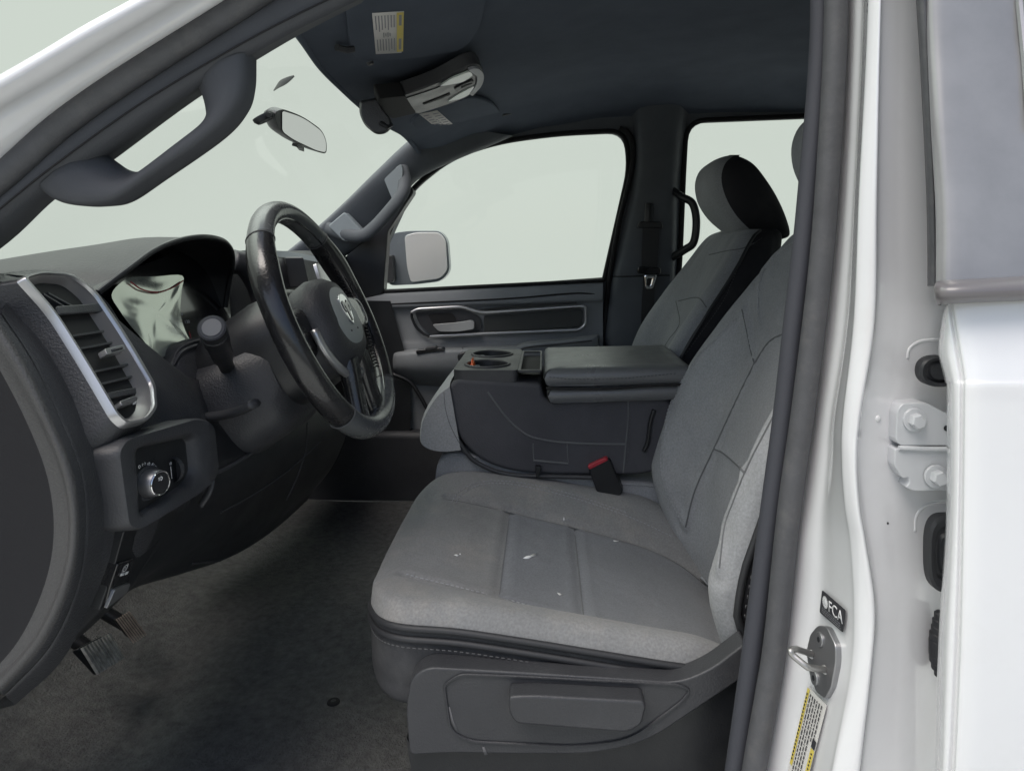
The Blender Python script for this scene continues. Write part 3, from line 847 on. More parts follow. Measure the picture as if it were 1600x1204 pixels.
# emissions sticker with its white lettering
q = [(1289, 921), (1326, 953), (1322, 988), (1285, 956)]
la = [hit(plb, a, b)[0] for a, b in (q[0], q[1], q[3])]
fpn = plane3(*la)
def sticker(quad, pl, nm, m, parent, label, off=0.0012, r=2):
    pts = onp([(*q, r) for q in quad], pl, off, r)
    return build(MB().slab(pts, -pl[1] * 0.0004), nm, m, parent, label, smooth=20)
sticker(q, fpn, 'emissions_sticker', 'ink', dp, 'small black sticker reading FCA', 0.003, 3)
a, b, c = [PL(*k, fpn, 0.003) for k in (q[0], q[1], q[3])]
ux, uy = (b - a), (c - a)
text('FCA', 0.0150, a + ux * 0.66 + uy * 0.40, ux, -uy, 'sticker_lettering', 'mark', dp, 0.0008)
seal = a + ux * 0.22 + uy * 0.36
mb = MB()
for k in range(20):
    an = 2 * math.pi * k / 20
    dv = ux.normalized() * math.cos(an) + (uy - ux * (uy.dot(ux) / ux.length_squared)).normalized() * math.sin(an)
    pv = fpn[1].cross(dv)
    mb.add([seal + dv * .0026 - pv * .0005 + fpn[1] * .0009, seal + dv * .0056 - pv * .0006 + fpn[1] * .0009, seal + dv * .0056 + pv * .0006 + fpn[1] * .0009, seal + dv * .0026 + pv * .0005 + fpn[1] * .0009], [(0, 1, 2, 3)])
mb2 = MB().disc(seal + fpn[1] * .0007, fpn[1], .0024, .0002, 18); mb.add(mb2.v, mb2.f)
build(mb, 'sticker_seal', 'mark', dp, smooth=0)
random.seed(3)
rects = []
for row in range(3):
    x = 0.12
    while x < 0.9:
        w_ = random.uniform(0.03, 0.08); rects.append((x, .66 + row * .085, min(.93, x + w_), .66 + row * .085 + .035)); x += w_ + 0.02
build(quadmarks(a, b, c, rects, fpn[1], 0.0008), 'sticker_small_print', 'inkgrey', dp, smooth=0)

# long tyre and loading label, yellow bands each side
q = [(1267, 1072), (1296, 1102), (1263, 1230), (1234, 1210)]
la = [hit(plb, *k)[0] for k in (q[0], q[1], q[3])]
lp3 = plane3(*la)
sticker(q, lp3, 'tyre_label', 'paper', dp, 'white label with yellow bands and small print', 0.003, 2)
a, b, c = [PL(*k, lp3, 0.003) for k in (q[0], q[1], q[3])]
mb = quadmarks(a, b, c, [(0.02, .01, .15, .86), (.80, .50, .98, .99)], lp3[1], 0.0006)
build(mb, 'label_band', 'yellow', dp, smooth=0)
rects = []
for col in range(6):
    y = 0.04
    while y < (0.95 if col < 4 else 0.42):
        h_ = random.uniform(0.015, 0.06); rects.append((.22 + col * .12, y, .22 + col * .12 + .045, y + h_)); y += h_ + 0.012
rects += [(.80, .40, .98, .49)]
rects += [(.05, y / 100, .11, y / 100 + .025) for y in range(6, 80, 4)] + [(.86, y / 100, .92, y / 100 + .02) for y in range(54, 97, 4)]
build(quadmarks(a, b, c, rects, lp3[1], 0.0009), 'label_small_print', 'ink', dp, smooth=0)

# ---- rear door (closed), outer face
rd = empty('rear_door', P(1540, 900, -0.55), truck, 'white rear door, closed, seen at the right')
DR = [(478, 1478, 1481, 1488, 1560, 1780, 0.016), (500, 1472, 1482, 1492, 1560, 1780, 0.012), (550, 1466, 1489, 1500, 1565, 1780, 0.006), (592, 1475, 1496, 1506, 1566, 1780, 0.001),
      (620, 1479, 1497, 1506, 1566, 1780, -0.001), (800, 1478, 1495, 1504, 1565, 1780, 0), (1000, 1466, 1488, 1500, 1562, 1780, 0), (1204, 1460, 1478, 1491, 1555, 1780, 0.002), (1330, 1452, 1470, 1484, 1550, 1780, 0.006)]
rows = []
for (y, a, b, c, d_, e, dy) in DR:
    u_ = 1 if y == 478 else 0
    rows.append([P(a + 10, y, -0.46 + dy), P(a, y, -0.53 + dy), P((a * .6 + b * .4), y, -0.567 + dy), P(b, y - 4 * u_, -0.577 + dy), P(c - 3, y - 6 * u_, -0.577 + dy), P(c, y - 7 * u_, -0.580 + dy), P(c + 8, y - 9 * u_, -0.5845 + dy), P(d_, y - 16 * u_, -0.590 + dy), P(e, y - 28 * u_, -0.596 + dy), P(2750, y - 75 * u_, -0.598 + dy)])
build(MB().grid(interp(rows, 6, 5)), 'door_skin', 'white', rd, 'white door skin with a folded front edge', smooth=0)
# dark panel of the window frame, its seal and the belt moulding
ap = [[P(x, y, Y) for x, y, Y in r] for r in [
    [(1432, -420, -0.44), (1436, -420, -0.458), (1520, -420, -0.464), (1800, -420, -0.468), (2700, -420, -0.47)],
    [(1446, -80, -0.48), (1450, -80, -0.498), (1520, -80, -0.505), (1800, -80, -0.51), (2700, -80, -.515)],
    [(1450, 60, -0.49), (1454, 60, -0.51), (1520, 60, -0.517), (1800, 60, -0.522), (2700, 60, -.527)],
    [(1456, 200, -0.505), (1460, 200, -0.526), (1520, 200, -0.534), (1800, 200, -0.54), (2700, 200, -.545)],
    [(1463, 330, -0.52), (1467, 330, -0.540), (1525, 330, -0.550), (1800, 330, -0.555), (2700, 330, -.56)],
    [(1464, 452, -0.535), (1468, 452, -0.555), (1530, 452, -0.564), (1800, 452, -0.57), (2700, 452, -.572)]]]
build(MB().grid(interp(ap, 5, 5)), 'window_frame_panel', 'applique', rd, 'dark glossy panel beside the rear window', smooth=0)
rows = [[P(x, y, Y) for x, Y in ((a, -.46), (a + 2, -.495), (a + 9, -.503), (b - 2, -.503), (b, -.49))] for y, a, b in [(-420, 1408, 1434), (-80, 1424, 1446), (0, 1431, 1450), (150, 1440, 1456), (300, 1447, 1462), (400, 1449, 1465), (447, 1449, 1465)]]
build(MB().grid(interp(rows, 5, 3)), 'frame_seal', 'rubber', rd, 'dark rubber seal along the window frame', smooth=40)
mo = [[P(x, y, Y) for x, y, Y in r] for r in [
    [(1472, 441, -.54), (1474, 438, -.565), (1600, 431, -.575), (1800, 420, -.58), (2700, 370, -.582)],
    [(1468, 443, -.545), (1471, 443, -.580), (1600, 435, -.59), (1800, 424, -.595), (2700, 374, -.597)],
    [(1465, 452, -.55), (1470, 452, -.586), (1600, 446, -.597), (1800, 436, -.602), (2700, 388, -.604)],
    [(1467, 466, -.55), (1472, 467, -.586), (1600, 462, -.597), (1800, 456, -.602), (2700, 412, -.604)],
    [(1471, 477, -.545), (1475, 475, -.575), (1600, 470, -.585), (1800, 464, -.59), (2700, 422, -.592)]]]
build(MB().grid(interp(mo, 3, 6)), 'belt_moulding', 'moulding', rd, 'grey belt moulding under the window', smooth=40)
build(MB().tube([P(1612, -420, -.47), P(1597, -80, -.512), P(1593, 0, -.516), P(1602, 90, -.525), P(1611, 200, -.541)], .0035, 8), 'window_seal', 'greymetal', rd)
# ================================================================== DASHBOARD
dash = empty('dashboard', W(-0.6, 0.38, -0.6), truck, 'black padded dashboard with instrument hood, vent and switches')
UPX = Vector((1, 0, 0))
# cowl top from the windscreen base back to the face of the dash
rows = [[W(x, y, z) for x, y, z in [(-0.72, -0.43, -0.075), (-0.86, -0.1, -0.045), (-0.96, 0.38, -0.035), (-0.90, 0.85, -0.035), (-0.75, 1.14, -0.05)]],
        [W(x, y, z) for x, y, z in [(-0.66, -0.43, -0.062), (-0.76, -0.1, -0.035), (-0.82, 0.38, -0.028), (-0.78, 0.85, -0.022), (-0.70, 1.14, -0.03)]],
        [W(x, y, z) for x, y, z in [(-0.585, -0.43, -0.055), (-0.63, -0.1, -0.05), (-0.66, 0.38, -0.03), (-0.65, 0.85, -0.025), (-0.62, 1.14, -0.03)]]]
build(MB().grid(interp(rows, 6, 8)), 'dash_top', 'plastic2', dash, 'padded dash top', smooth=0)

# instrument hood: arch at the rear lip running forward into the dash top
LIPPX = [(50, 432, -.345), (105, 440, -.28), (153, 457, -.215), (196, 424, -.175), (240, 392, -.12), (278, 376, -.07), (318, 370, -.01), (348, 376, .06), (362, 393, .125), (363, 418, .165), (357, 445, .175), (352, 480, .175)]
lip = [P(*q) for q in LIPPX]
def shift(l, dx, dz=0, k=1.0): return [v + Vector((dx, 0, dz)) for v in l]
a1 = [W(v.x - 0.055, v.y, min(v.z - E + .004, .008)) for v in lip]
a2 = [W(v.x - 0.13, v.y, min((v.z - E) + .004, .004 - .12 * max(0, -v.y) * 1.0)) for v in lip]
a3 = [W(v.x - 0.25, v.y * 1.02, min((v.z - E) - .01, -.022 - .06 * abs(v.y))) for v in lip]
lipin = [v + Vector((0.003, 0, -0.004)) for v in lip]
hood = build(MB().grid(interp([a3, a2, a1, lip], 5, 6)), 'instrument_hood', 'hood', dash, 'padded stitched hood over the instruments', smooth=0)
build(MB().tube(cr(lip[2:], 6), 0.0042, 10), 'hood_lip', 'black', dash)
# inner cavity of the hood
cen = W(-0.62, -0.02, -0.09)
inn = [lip[2:]]
for k in range(1, 6):
    inn.append([v.lerp(Vector((cen.x, v.y, v.z)), 0.0) + Vector((-0.022 * k, 0, 0)) + Vector((0, (cen.y - v.y) * 0.02 * k, (cen.z - v.z) * 0.03 * k)) for v in lip[2:]])
build(MB().grid(interp(inn, 2, 5)), 'hood_lining', 'black', dash, 'black inside of the hood', smooth=0)
# gauge panel behind
ga, gb_, gc = P(166, 462, -.185), P(345, 470, .15), P(240, 566, -.13)
gpl = plane3(ga, gb_, gc)
gq = [PL(a, b, gpl, -.012) for a, b in rnd([(156, 475), (186, 440), (215, 418), (300, 385), (365, 400), (372, 520), (330, 590), (225, 600), (190, 560)], 20)]
build(MB().slab(gq, -gpl[1] * 0.02), 'gauge_panel', 'gloss', dash, 'black gauge panel', smooth=20)
# gauge ticks and figures
gcx = PL(262, 508, gpl, -.010)
ux = (PL(300, 506, gpl, -.010) - gcx).normalized(); uy = gpl[1].cross(ux)
mb = MB()
for k in range(21):
    an = R(-120 + k * 9.5)
    dv = ux * math.cos(an) + uy * math.sin(an); pv = gpl[1].cross(dv)
    r0, r1, hw_ = (0.040 if k % 2 == 0 else .043), 0.047, (0.0009 if k % 2 == 0 else .0005)
    mb.add([gcx + dv * r0 - pv * hw_, gcx + dv * r1 - pv * hw_, gcx + dv * r1 + pv * hw_, gcx + dv * r0 + pv * hw_], [(0, 1, 2, 3)])
build(mb, 'gauge_scale', 'mark', dash, smooth=0)
for (tx, px, py) in (('120', 300, 500), ('100', 289, 488)):
    c = PL(px, py, gpl, -.0085)
    text(tx, 0.0075, c, Vector((.25, .95, 0)), Vector((-.4, .1, 1)), 'gauge_figure', 'mark', dash)
mb = MB().slab([PL(a, b, gpl, -.008) for a, b in [(307, 533), (309, 532), (303, 514), (302, 515)]], gpl[1] * .0005)
build(mb, 'gauge_needle', 'red', dash, smooth=0)
# bezel round the gauges (left edge and bottom)
bz = [P(a, b, Y) for a, b, Y in [(150, 460, -.215), (166, 478, -.205), (190, 520, -.19), (212, 556, -.175), (232, 577, -.16), (250, 583, -.14), (268, 574, -.12), (282, 552, -.10), (300, 542, -.07), (325, 536, -.02)]]
bz2 = [P(a, b, Y) for a, b, Y in [(158, 462, -.20), (172, 478, -.19), (198, 520, -.175), (220, 554, -.16), (238, 570, -.145), (252, 575, -.13), (265, 567, -.115), (277, 546, -.10), (298, 534, -.07), (325, 528, -.02)]]
bz3 = [v + Vector((-0.02, 0.01, 0)) for v in bz2]
bzo = [P(a, b, Y) for a, b, Y in [(132, 452, -.245), (150, 490, -.24), (182, 540, -.225), (205, 580, -.21), (225, 606, -.19), (252, 618, -.16), (280, 610, -.13), (300, 595, -.11), (318, 580, -.07), (345, 570, -.02)]]
build(MB().grid(interp([bzo, bz, bz2, bz3], 4, 5)), 'gauge_bezel', 'plastic', dash, 'dark bezel below the gauges', smooth=0)
build(MB().tube(cr(bz, 5), 0.0028, 8), 'bezel_edge', 'plastic2', dash)
build(MB().tube(cr([P(a, b, Y) for a, b, Y in [(183, 525, -.215), (187, 532, -.214), (190, 535, -.213)]], 3), 0.0045, 8), 'bezel_button', 'gloss', dash)

M['endrim'] = mat('sunlit_grained_rim', (0.048, 0.047, 0.048), 0.5, spec=.5, grain=380, gstr=.6, gdist=.0014, var=.15)  # sun-caught edge of the end cap put in as a lighter grey
# end cap of the dash by the doorway
c0 = [(-160, 430), (-160, 560), (-150, 700), (-140, 800), (-140, 900), (-150, 1000), (-160, 1100)]
c1 = [(-20, 505), (24, 575), (68, 660), (100, 745), (110, 830), (96, 912), (55, 1000), (-10, 1075)]
c1b = [(-8, 500), (36, 570), (78, 655), (112, 742), (121, 830), (107, 915), (66, 1004), (0, 1080)]
c2 = [(0, 492), (47, 562), (90, 650), (125, 740), (132, 830), (118, 920), (76, 1010), (6, 1085)]
c2g = [(3, 490), (50, 560), (93, 649), (128, 740), (135, 830), (121, 921), (79, 1012), (9, 1087)]
c3 = [(10, 472), (70, 545), (124, 640), (158, 740), (164, 830), (140, 940), (98, 1030), (25, 1100)]
def pc(l, Y): return [P(a, b, Y) for a, b in l]
c0 = c0[:1] + c0
rows = [pc(c0, -.425), [P(a - 26, b, -.428) for a, b in c1], pc(c1, -.438), pc(c1b, -.436), pc(c2, -.424), [v + Vector((0, .008, 0)) for v in pc(c2, -.42)], pc(c2g, -.421), pc(c3, -.385)]
build(MB().grid(interp(rows, 4, 6), cm=lambda i, j: 1 if i < 4 else 2 if i < 13 else 0), 'end_cap', ['plastic', 'endcap', 'endrim'], dash, 'dark rounded end cap of the dash', smooth=60)
# face of the dash beside the column
FZ = [(-.035, -.562), (-.045, -.545), (-.11, -.505), (-.19, -.456), (-.25, -.432), (-.30, -.428), (-.34, -.445), (-.40, -.485), (-.47, -.555), (-.52, -.62)]
def fx(z):
    for (za, xa), (zb, xb) in zip(FZ, FZ[1:]):
        if z >= zb: return xa + (xb - xa) * (za - z) / (za - zb)
    return FZ[-1][1]
c3w = pc([(2, 440)] + [(10, 472), (70, 545), (124, 640), (158, 740), (164, 830), (140, 940), (98, 1030), (25, 1100)], -.385)
rows = [[W(-.66, -.41, -.06)] + [v.copy() for v in c3w]]
zz = [-.03, -.045, -.09, -.14, -.20, -.26, -.32, -.385, -.46, -.51]
rows = [[W(-.62, -.40, -.047)] + [v for v in c3w]]
for y, back, zt in [(-.33, 0, -.03), (-.275, 0, -.04), (-.235, .0, -.105), (-.17, .010, -.165), (-.11, .03, -.19), (0, .05, -.215)]:
    rows.append([W(fx(z) - back, y, z) for z in [zt + (-.03 - z_) / .48 * (-.51 - zt) for z_ in zz]])
face = build(MB().grid(interp(rows, 5, 5)), 'dash_face', ['plastic', 'black'], dash, 'grained dark face of the dash', smooth=0, zone=lambda p: 1 if p.z - E < -.315 and p.y > -.31 else 0)
fb = bvh_of(face)

# outer air vent with satin frame
va, vb, vc = P(20, 448, -.385), P(166, 668, -.385), P(226, 640, -.295)
vpl = plane3(va, vb, vc)
VO = [(12, 445, 8), (42, 436, 10), (92, 438, 16), (130, 462, 30), (180, 535, 40), (225, 612, 10), (227, 650, 8), (212, 670, 10), (178, 678, 8), (161, 664, 12), (112, 580, 40), (62, 500, 30)]
VI = [(36, 453, 8), (56, 447, 8), (88, 449, 12), (116, 470, 26), (160, 538, 30), (204, 617, 14), (206, 642, 9), (196, 656, 10), (182, 660, 8), (170, 650, 14), (124, 572, 30), (78, 502, 24)]
def seqp(pts, pl, off, n):
    # same parameter on both loops: sample each corner curve alike
    return [PL(a, b, pl, off) for a, b in rnd(pts, 8, n)]
oo, ii = seqp(VO, vpl, .004, 6), seqp(VI, vpl, .004, 6)
pad = [p + (p - sum(oo, Vector()) / len(oo)) * 0.06 for p in seqp(VO, vpl, -.004, 6)]
build(MB().grid([[q - vpl[1] * .02 for q in pad], pad, [q + vpl[1] * .004 for q in oo]], cv=True), 'vent_surround', 'plastic', dash, smooth=0)
ii0 = ii; ii = [a.lerp(b, .32) for a, b in zip(oo, ii0)]
build(MB().grid([[p + vpl[1] * .009 for p in ii], [p.lerp(q, .5) + vpl[1] * .007 for p, q in zip(ii, ii0)], [p + vpl[1] * .001 for p in ii0]], cv=True), 'vent_liner', mat('satin_warm_grey', (.25, .235, .235), .38, metal=.4), dash, 'satin warm grey inner slope of the vent', smooth=0)
build(MB().ring(oo, ii, vpl[1], .010), 'vent_frame', 'silver', dash, 'satin silver vent frame', smooth=35)
ii = ii0
build(MB().cap([p + vpl[1] * .002 for p in ii]), 'vent_recess', 'blackmatte', dash, 'black recess behind the vent blades', smooth=0)
def bar(p, q, h, t_, nm, m, label=None, off=.008, bev=.0015):
    """bar across the vent from pixel p to pixel q, h tall in pixels"""
    mb = MB().slab([PL(a, b, vpl, off) for a, b in [(p[0], p[1]), (q[0], q[1]), (q[0] + 2, q[1] + h), (p[0] + h * .3, p[1] + h)]], -vpl[1] * t_)
    return build(mb, nm, m, dash, label, bevel=bev)
bar((72, 488), (145, 482), 14, .004, 'vent_top_blade', 'plastic2', 'broad dark upper vent blade', off=.013, bev=.003)
mb = MB()
for (p, q) in [((100, 531), (150, 523)), ((112, 551), (163, 541)), ((134, 587), (188, 575)), ((146, 606), (194, 594)), ((55, 466), (96, 490)), ((62, 464), (104, 486))]:
    mb.slab([PL(p[0], p[1], vpl, .010), PL(q[0], q[1], vpl, .010), PL(q[0] + 1, q[1] + 3, vpl, .010), PL(p[0] + 1, p[1] + 3, vpl, .010)], -vpl[1] * .010)
build(mb, 'vent_slat', 'plastic2', dash, 'thin cross slats', smooth=20)
mb = MB()
for (p, q) in [((117, 520), (166, 612)), ((112, 524), (124, 544))]:
    mb.slab([PL(p[0], p[1], vpl, .005), PL(p[0] + 9, p[1] - 1, vpl, .005), PL(q[0] + 9, q[1] - 1, vpl, .005), PL(q[0], q[1], vpl, .005)], -vpl[1] * .003)
build(mb, 'vent_vane', 'plastic2', dash, smooth=20)
tb = onp([(138, 561, 2), (169, 553, 2), (172, 562, 2), (142, 570, 2)], vpl, .020, 2)
tbi = onp([(147, 562, 1), (166, 557, 1), (167, 561, 1), (149, 566, 1)], vpl, .020, 1)
build(MB().slab(tb, -vpl[1] * .009), 'vent_tab', 'silver', dash, 'bright vent adjusting tab', bevel=.001)
build(MB().slab([p + vpl[1] * .0006 for p in tbi], -vpl[1] * .0004), 'tab_inset', 'plastic', dash, smooth=0)
bar((155, 621), (200, 612), 10, .006, 'vent_lower_bar', 'plastic2', None, off=.010)
tb = onp([(166, 640, 3), (193, 630, 4), (196, 638, 4), (170, 648, 3)], vpl, .016, 3)
build(MB().slab(tb, -vpl[1] * .008), 'vent_wheel', 'greymetal', dash, 'grey shut-off wheel of the vent', bevel=.0015)
for q in ([(162, 642), (166, 641), (168, 648), (164, 649)], [(196, 632), (202, 630), (203, 637), (197, 639)]):
    build(MB().slab([PL(a, b, vpl, .008) for a, b in q], vpl[1] * .0004), 'vent_mark', 'mark', dash, smooth=0)

# headlamp switch panel
ha, hb_, hc = P(175, 700, -.385), P(190, 835, -.385), P(325, 662, -.215)
hpl = plane3(ha, hb_, hc)
HO = [(166, 708, 16), (180, 686, 20), (296, 652, 14), (326, 660, 16), (334, 742, 24), (310, 768, 40), (205, 830, 14), (184, 826, 14)]
HI = [(203, 705, 10), (212, 699, 10), (285, 683, 8), (292, 688, 8), (297, 738, 16), (283, 758, 24), (214, 804, 8), (207, 800, 8)]
ho_, hi_ = seqp(HO, hpl, .002, 6), seqp(HI, hpl, .002, 6)
mb = MB()
ch = sum(hi_, Vector()) / len(hi_)
n_ = hpl[1]
mb.grid([[p - n_ * .03 for p in ho_], [p + n_ * .004 for p in ho_], [a.lerp(b, .12) + n_ * .009 for a, b in zip(ho_, hi_)], [a.lerp(b, .7) + n_ * .009 for a, b in zip(ho_, hi_)], [a.lerp(b, .92) + n_ * .006 for a, b in zip(ho_, hi_)], [p + n_ * .001 for p in hi_], [p.lerp(ch, .05) - n_ * .003 for p in hi_]], cv=True)
build(mb, 'switch_bezel', 'plastic2', dash, 'grained surround of the lamp switches', smooth=50)
build(MB().cap([p - n_ * .0025 for p in hi_]), 'switch_panel', 'black', dash, 'black lamp switch panel', smooth=0)
kc = PL(231, 754, hpl, -.002)
nk = (n_ + Vector((0.15, -.25, 0))).normalized()
build(MB().disc(kc, nk, .0185, .004, 32), 'knob_base', 'plastic', dash)
build(MB().disc(kc + nk * .003, nk, .0150, .016, 36, chamfer=.12, r2=.0135), 'headlamp_knob', 'greymetal', dash, 'round satin headlamp knob', smooth=45)
kt = kc + nk * .0195
build(MB().disc(kt - nk * .0004, nk, .0112, .0006, 32), 'knob_face', 'gloss', dash)
build(MB().tube([kt + (nk.to_track_quat('Z', 'Y') @ Vector((math.cos(2 * math.pi * k / 32) * .0122, math.sin(2 * math.pi * k / 32) * .0122, 0))) for k in range(32)], .0009, 6, closed=True), 'knob_rim', 'chrome', dash)
def icon(c, n, kind, s=.0024, nm='switch_symbol'):
    q = n.to_track_quat('Z', 'Y')
    z = Vector((0, 0, 1)); up = (z - n * z.dot(n)).normalized(); rt = up.cross(n)
    mb = MB()
    def quad(x0, y0, x1, y1): mb.add([c + rt * x * s + up * y * s + n * .0003 for x, y in ((x0, y0), (x1, y0), (x1, y1), (x0, y1))], [(0, 1, 2, 3)])
    def arc(a0, a1, r0, r1, cx=0, cy=0, k=10):
        for i in range(k):
            A0, A1 = R(a0 + (a1 - a0) * i / k), R(a0 + (a1 - a0) * (i + 1) / k)
            mb.add([c + rt * (cx + r * math.cos(a)) * s + up * (cy + r * math.sin(a)) * s + n * .0003 for r, a in ((r0, A0), (r1, A0), (r1, A1), (r0, A1))], [(0, 1, 2, 3)])
    if kind == 'lamp':
        arc(-90, 90, .6, .9, .1); quad(.0, -.9, .25, .9)
        for y in (-.6, -.1, .4): quad(-1.2, y, -.3, y + .25)
    elif kind == 'fog':
        arc(-90, 90, .6, .9, .1); quad(.0, -.9, .25, .9)
        for y in (-.6, -.1, .4): quad(-1.2, y - .1, -.3, y + .15)
        quad(-.9, -1, -.7, 1)
    elif kind == 'O': arc(0, 360, .5, .8, k=16)
    elif kind == 'side':
        arc(-70, 70, .5, .8, .5); arc(110, 250, .5, .8, -.5); quad(-.2, -.12, .2, .12)
    elif kind == 'bar': quad(-.25, -3.2, .25, 3.2)
    elif kind == 'brake':
        arc(0, 360, .75, .95, k=20); arc(130, 230, 1.15, 1.3); arc(-50, 50, 1.15, 1.3); quad(-.12, -.45, .12, .45)
    return build(mb, nm, 'mark', dash, smooth=0)
icon(kt + Vector((0, 0, .0048)), nk, 'lamp', .0026)
icon(kt - Vector((0, 0, .0045)), nk, 'fog', .0026)
for (a, b, kd) in ((216, 729, 'O'), (223, 725, 'side'), (231, 725, 'lamp')):
    icon(PL(a, b, hpl, .001), n_, kd, .0022)
ca = PL(240, 730, hpl, .001)
text('AUTO', .0052, ca, PL(246, 737, hpl) - PL(234, 724, hpl), PL(244, 722, hpl) - PL(236, 735, hpl), 'switch_lettering', 'mark', dash)
icon(PL(206, 762, hpl, .001), n_, 'fog', .0016)
dc = PL(273, 733, hpl, -.004)
build(MB().disc(dc - Vector((0, .003, 0)), (Vector((.25, 1, 0))).normalized(), .0145, .007, 32), 'dimmer_wheel', 'plastic2', dash, 'ridged dimmer thumbwheel', smooth=30)
icon(PL(266, 738, hpl, .001), n_, 'bar', .0022)
icon(PL(265, 724, hpl, .001), n_, 'lamp', .0018)
# parking brake switch
pa, pb_, pc_ = P(186, 828, -.372), P(150, 950, -.372), P(265, 815, -.25)
ppl = plane3(pa, pb_, pc_)
sh = onp([(186, 826, 4), (258, 806, 4), (244, 838, 10), (196, 916, 8), (146, 952, 4), (168, 890, 10)], ppl, .006, 4)
build(MB().slab(sh, -ppl[1] * .03), 'brake_switch_panel', 'black', dash, 'black parking brake switch panel', bevel=.002)
sh = onp([(172, 876, 4), (198, 868, 4), (186, 918, 6), (152, 944, 4), (160, 912, 6)], ppl, .009, 4)
build(MB().slab(sh, -ppl[1] * .012), 'brake_switch', 'gloss', dash, 'parking brake pull switch', bevel=.0025)
sh = onp([(163, 915, 4), (188, 905, 4), (183, 920, 4), (149, 946, 3)], ppl, .012, 3)
build(MB().slab(sh, -ppl[1] * .004), 'brake_switch_lip', 'greymetal', dash, 'grey pull edge', bevel=.0015)
icon(PL(181, 883, ppl, .010), ppl[1], 'brake', .0040)
text('PULL OFF', .0042, PL(180, 892, ppl, .0095), PL(190, 889, ppl) - PL(170, 895, ppl), PL(182, 880, ppl) - PL(179, 894, ppl), 'switch_lettering', 'mark', dash)

# clear wrinkled film left on the gauges
fm = bpy.data.materials.new('reflection_tinted_film'); fm.use_nodes = True
t = fm.node_tree; b = t.nodes['Principled BSDF']
b.inputs['Base Color'].default_value = (.66, .70, .62, 1); b.inputs['Roughness'].default_value = .14; b.inputs['Metallic'].default_value = .7  # pale green reflection put into the colour of an opaque film
tc = t.nodes.new('ShaderNodeTexCoord'); nz = t.nodes.new('ShaderNodeTexNoise'); nz.inputs['Scale'].default_value = 9; nz.inputs['Detail'].default_value = 2; nz.inputs['Distortion'].default_value = 1.2
t.links.new(tc.outputs['Object'], nz.inputs['Vector'])
bp_ = t.nodes.new('ShaderNodeBump'); bp_.inputs['Strength'].default_value = .13; bp_.inputs['Distance'].default_value = .003
t.links.new(nz.outputs[0], bp_.inputs['Height']); t.links.new(bp_.outputs[0], b.inputs['Normal'])
M['film'] = fm
fo = [(170, 462), (185, 442), (205, 434), (240, 433), (280, 432), (280, 455), (279, 490), (286, 520), (294, 541), (268, 551), (238, 562), (222, 538), (200, 510), (183, 486)]
fr = []
base = [PL(a, b, gpl, .004) for a, b in fo]
cf = sum(base, Vector()) / len(base)
for k in range(7):
    fr.append([cf.lerp(p, (k + .001) / 6) + gpl[1] * (.001 * math.cos(k / 6 * 1.57) + .0010 * math.sin(i * 1.9 + k) * k / 6) for i, p in enumerate(base)])
M['redline'] = mat('red_gauge_arc', (.45, .05, .06), .4)
film = build(MB().grid(interp(fr, 3, 4, False, True), cv=True), 'protective_film', 'film', None, smooth=0)
build(MB().tube(cr([PL(a, b, gpl, .0075) for a, b in [(196, 443), (214, 455), (238, 459), (262, 452), (279, 441)]], 6), .0011, 6), 'red_arc', 'redline', film)
tag(film, 'clear crinkled protective film over the instrument gauges', 'plastic film')

# lower dash and knee panel
rows = [[W(x, y, z) for x, y, z in [(-.45, -.31, -.235), (-.455, -.20, -.235), (-.46, -.12, -.24), (-.45, 0, -.24), (-.44, .14, -.235), (-.44, .24, -.23)]],
        [W(x, y, z) for x, y, z in [(-.442, -.31, -.30), (-.43, -.20, -.30), (-.425, -.12, -.305), (-.41, 0, -.31), (-.385, .14, -.315), (-.37, .23, -.32)]],
        [W(x, y, z) for x, y, z in [(-.470, -.31, -.36), (-.44, -.20, -.36), (-.435, -.12, -.37), (-.425, 0, -.38), (-.40, .14, -.39), (-.38, .22, -.39)]],
        [W(x, y, z) for x, y, z in [(-.506, -.31, -.41), (-.485, -.20, -.41), (-.475, -.12, -.425), (-.46, 0, -.45), (-.44, .13, -.46), (-.42, .21, -.45)]],
        [W(x, y, z) for x, y, z in [(-.56, -.31, -.45), (-.56, -.20, -.45), (-.52, -.12, -.46), (-.51, 0, -.49), (-.50, .12, -.50), (-.47, .20, -.48)]],
        [W(x, y, z) for x, y, z in [(-.75, -.31, -.44), (-.75, -.2, -.44), (-.75, -.12, -.45), (-.75, 0, -.47), (-.75, .13, -.47), (-.7, .24, -.46)]]]
kn = build(MB().grid(interp(rows, 6, 6)), 'knee_panel', 'black', dash, 'black knee panel below the column', smooth=0)
kb = bvh_of(kn)
rows = [[W(x, .23, z) for x, z in [(-.44, -.23), (-.37, -.32), (-.38, -.39), (-.42, -.45), (-.47, -.48)]], [W(x, .27, z) for x, z in [(-.60, -.23), (-.60, -.32), (-.60, -.39), (-.60, -.45), (-.62, -.47)]]]
build(MB().grid(interp(rows, 3, 4)), 'knee_panel_side', 'blackmatte', dash, smooth=0)
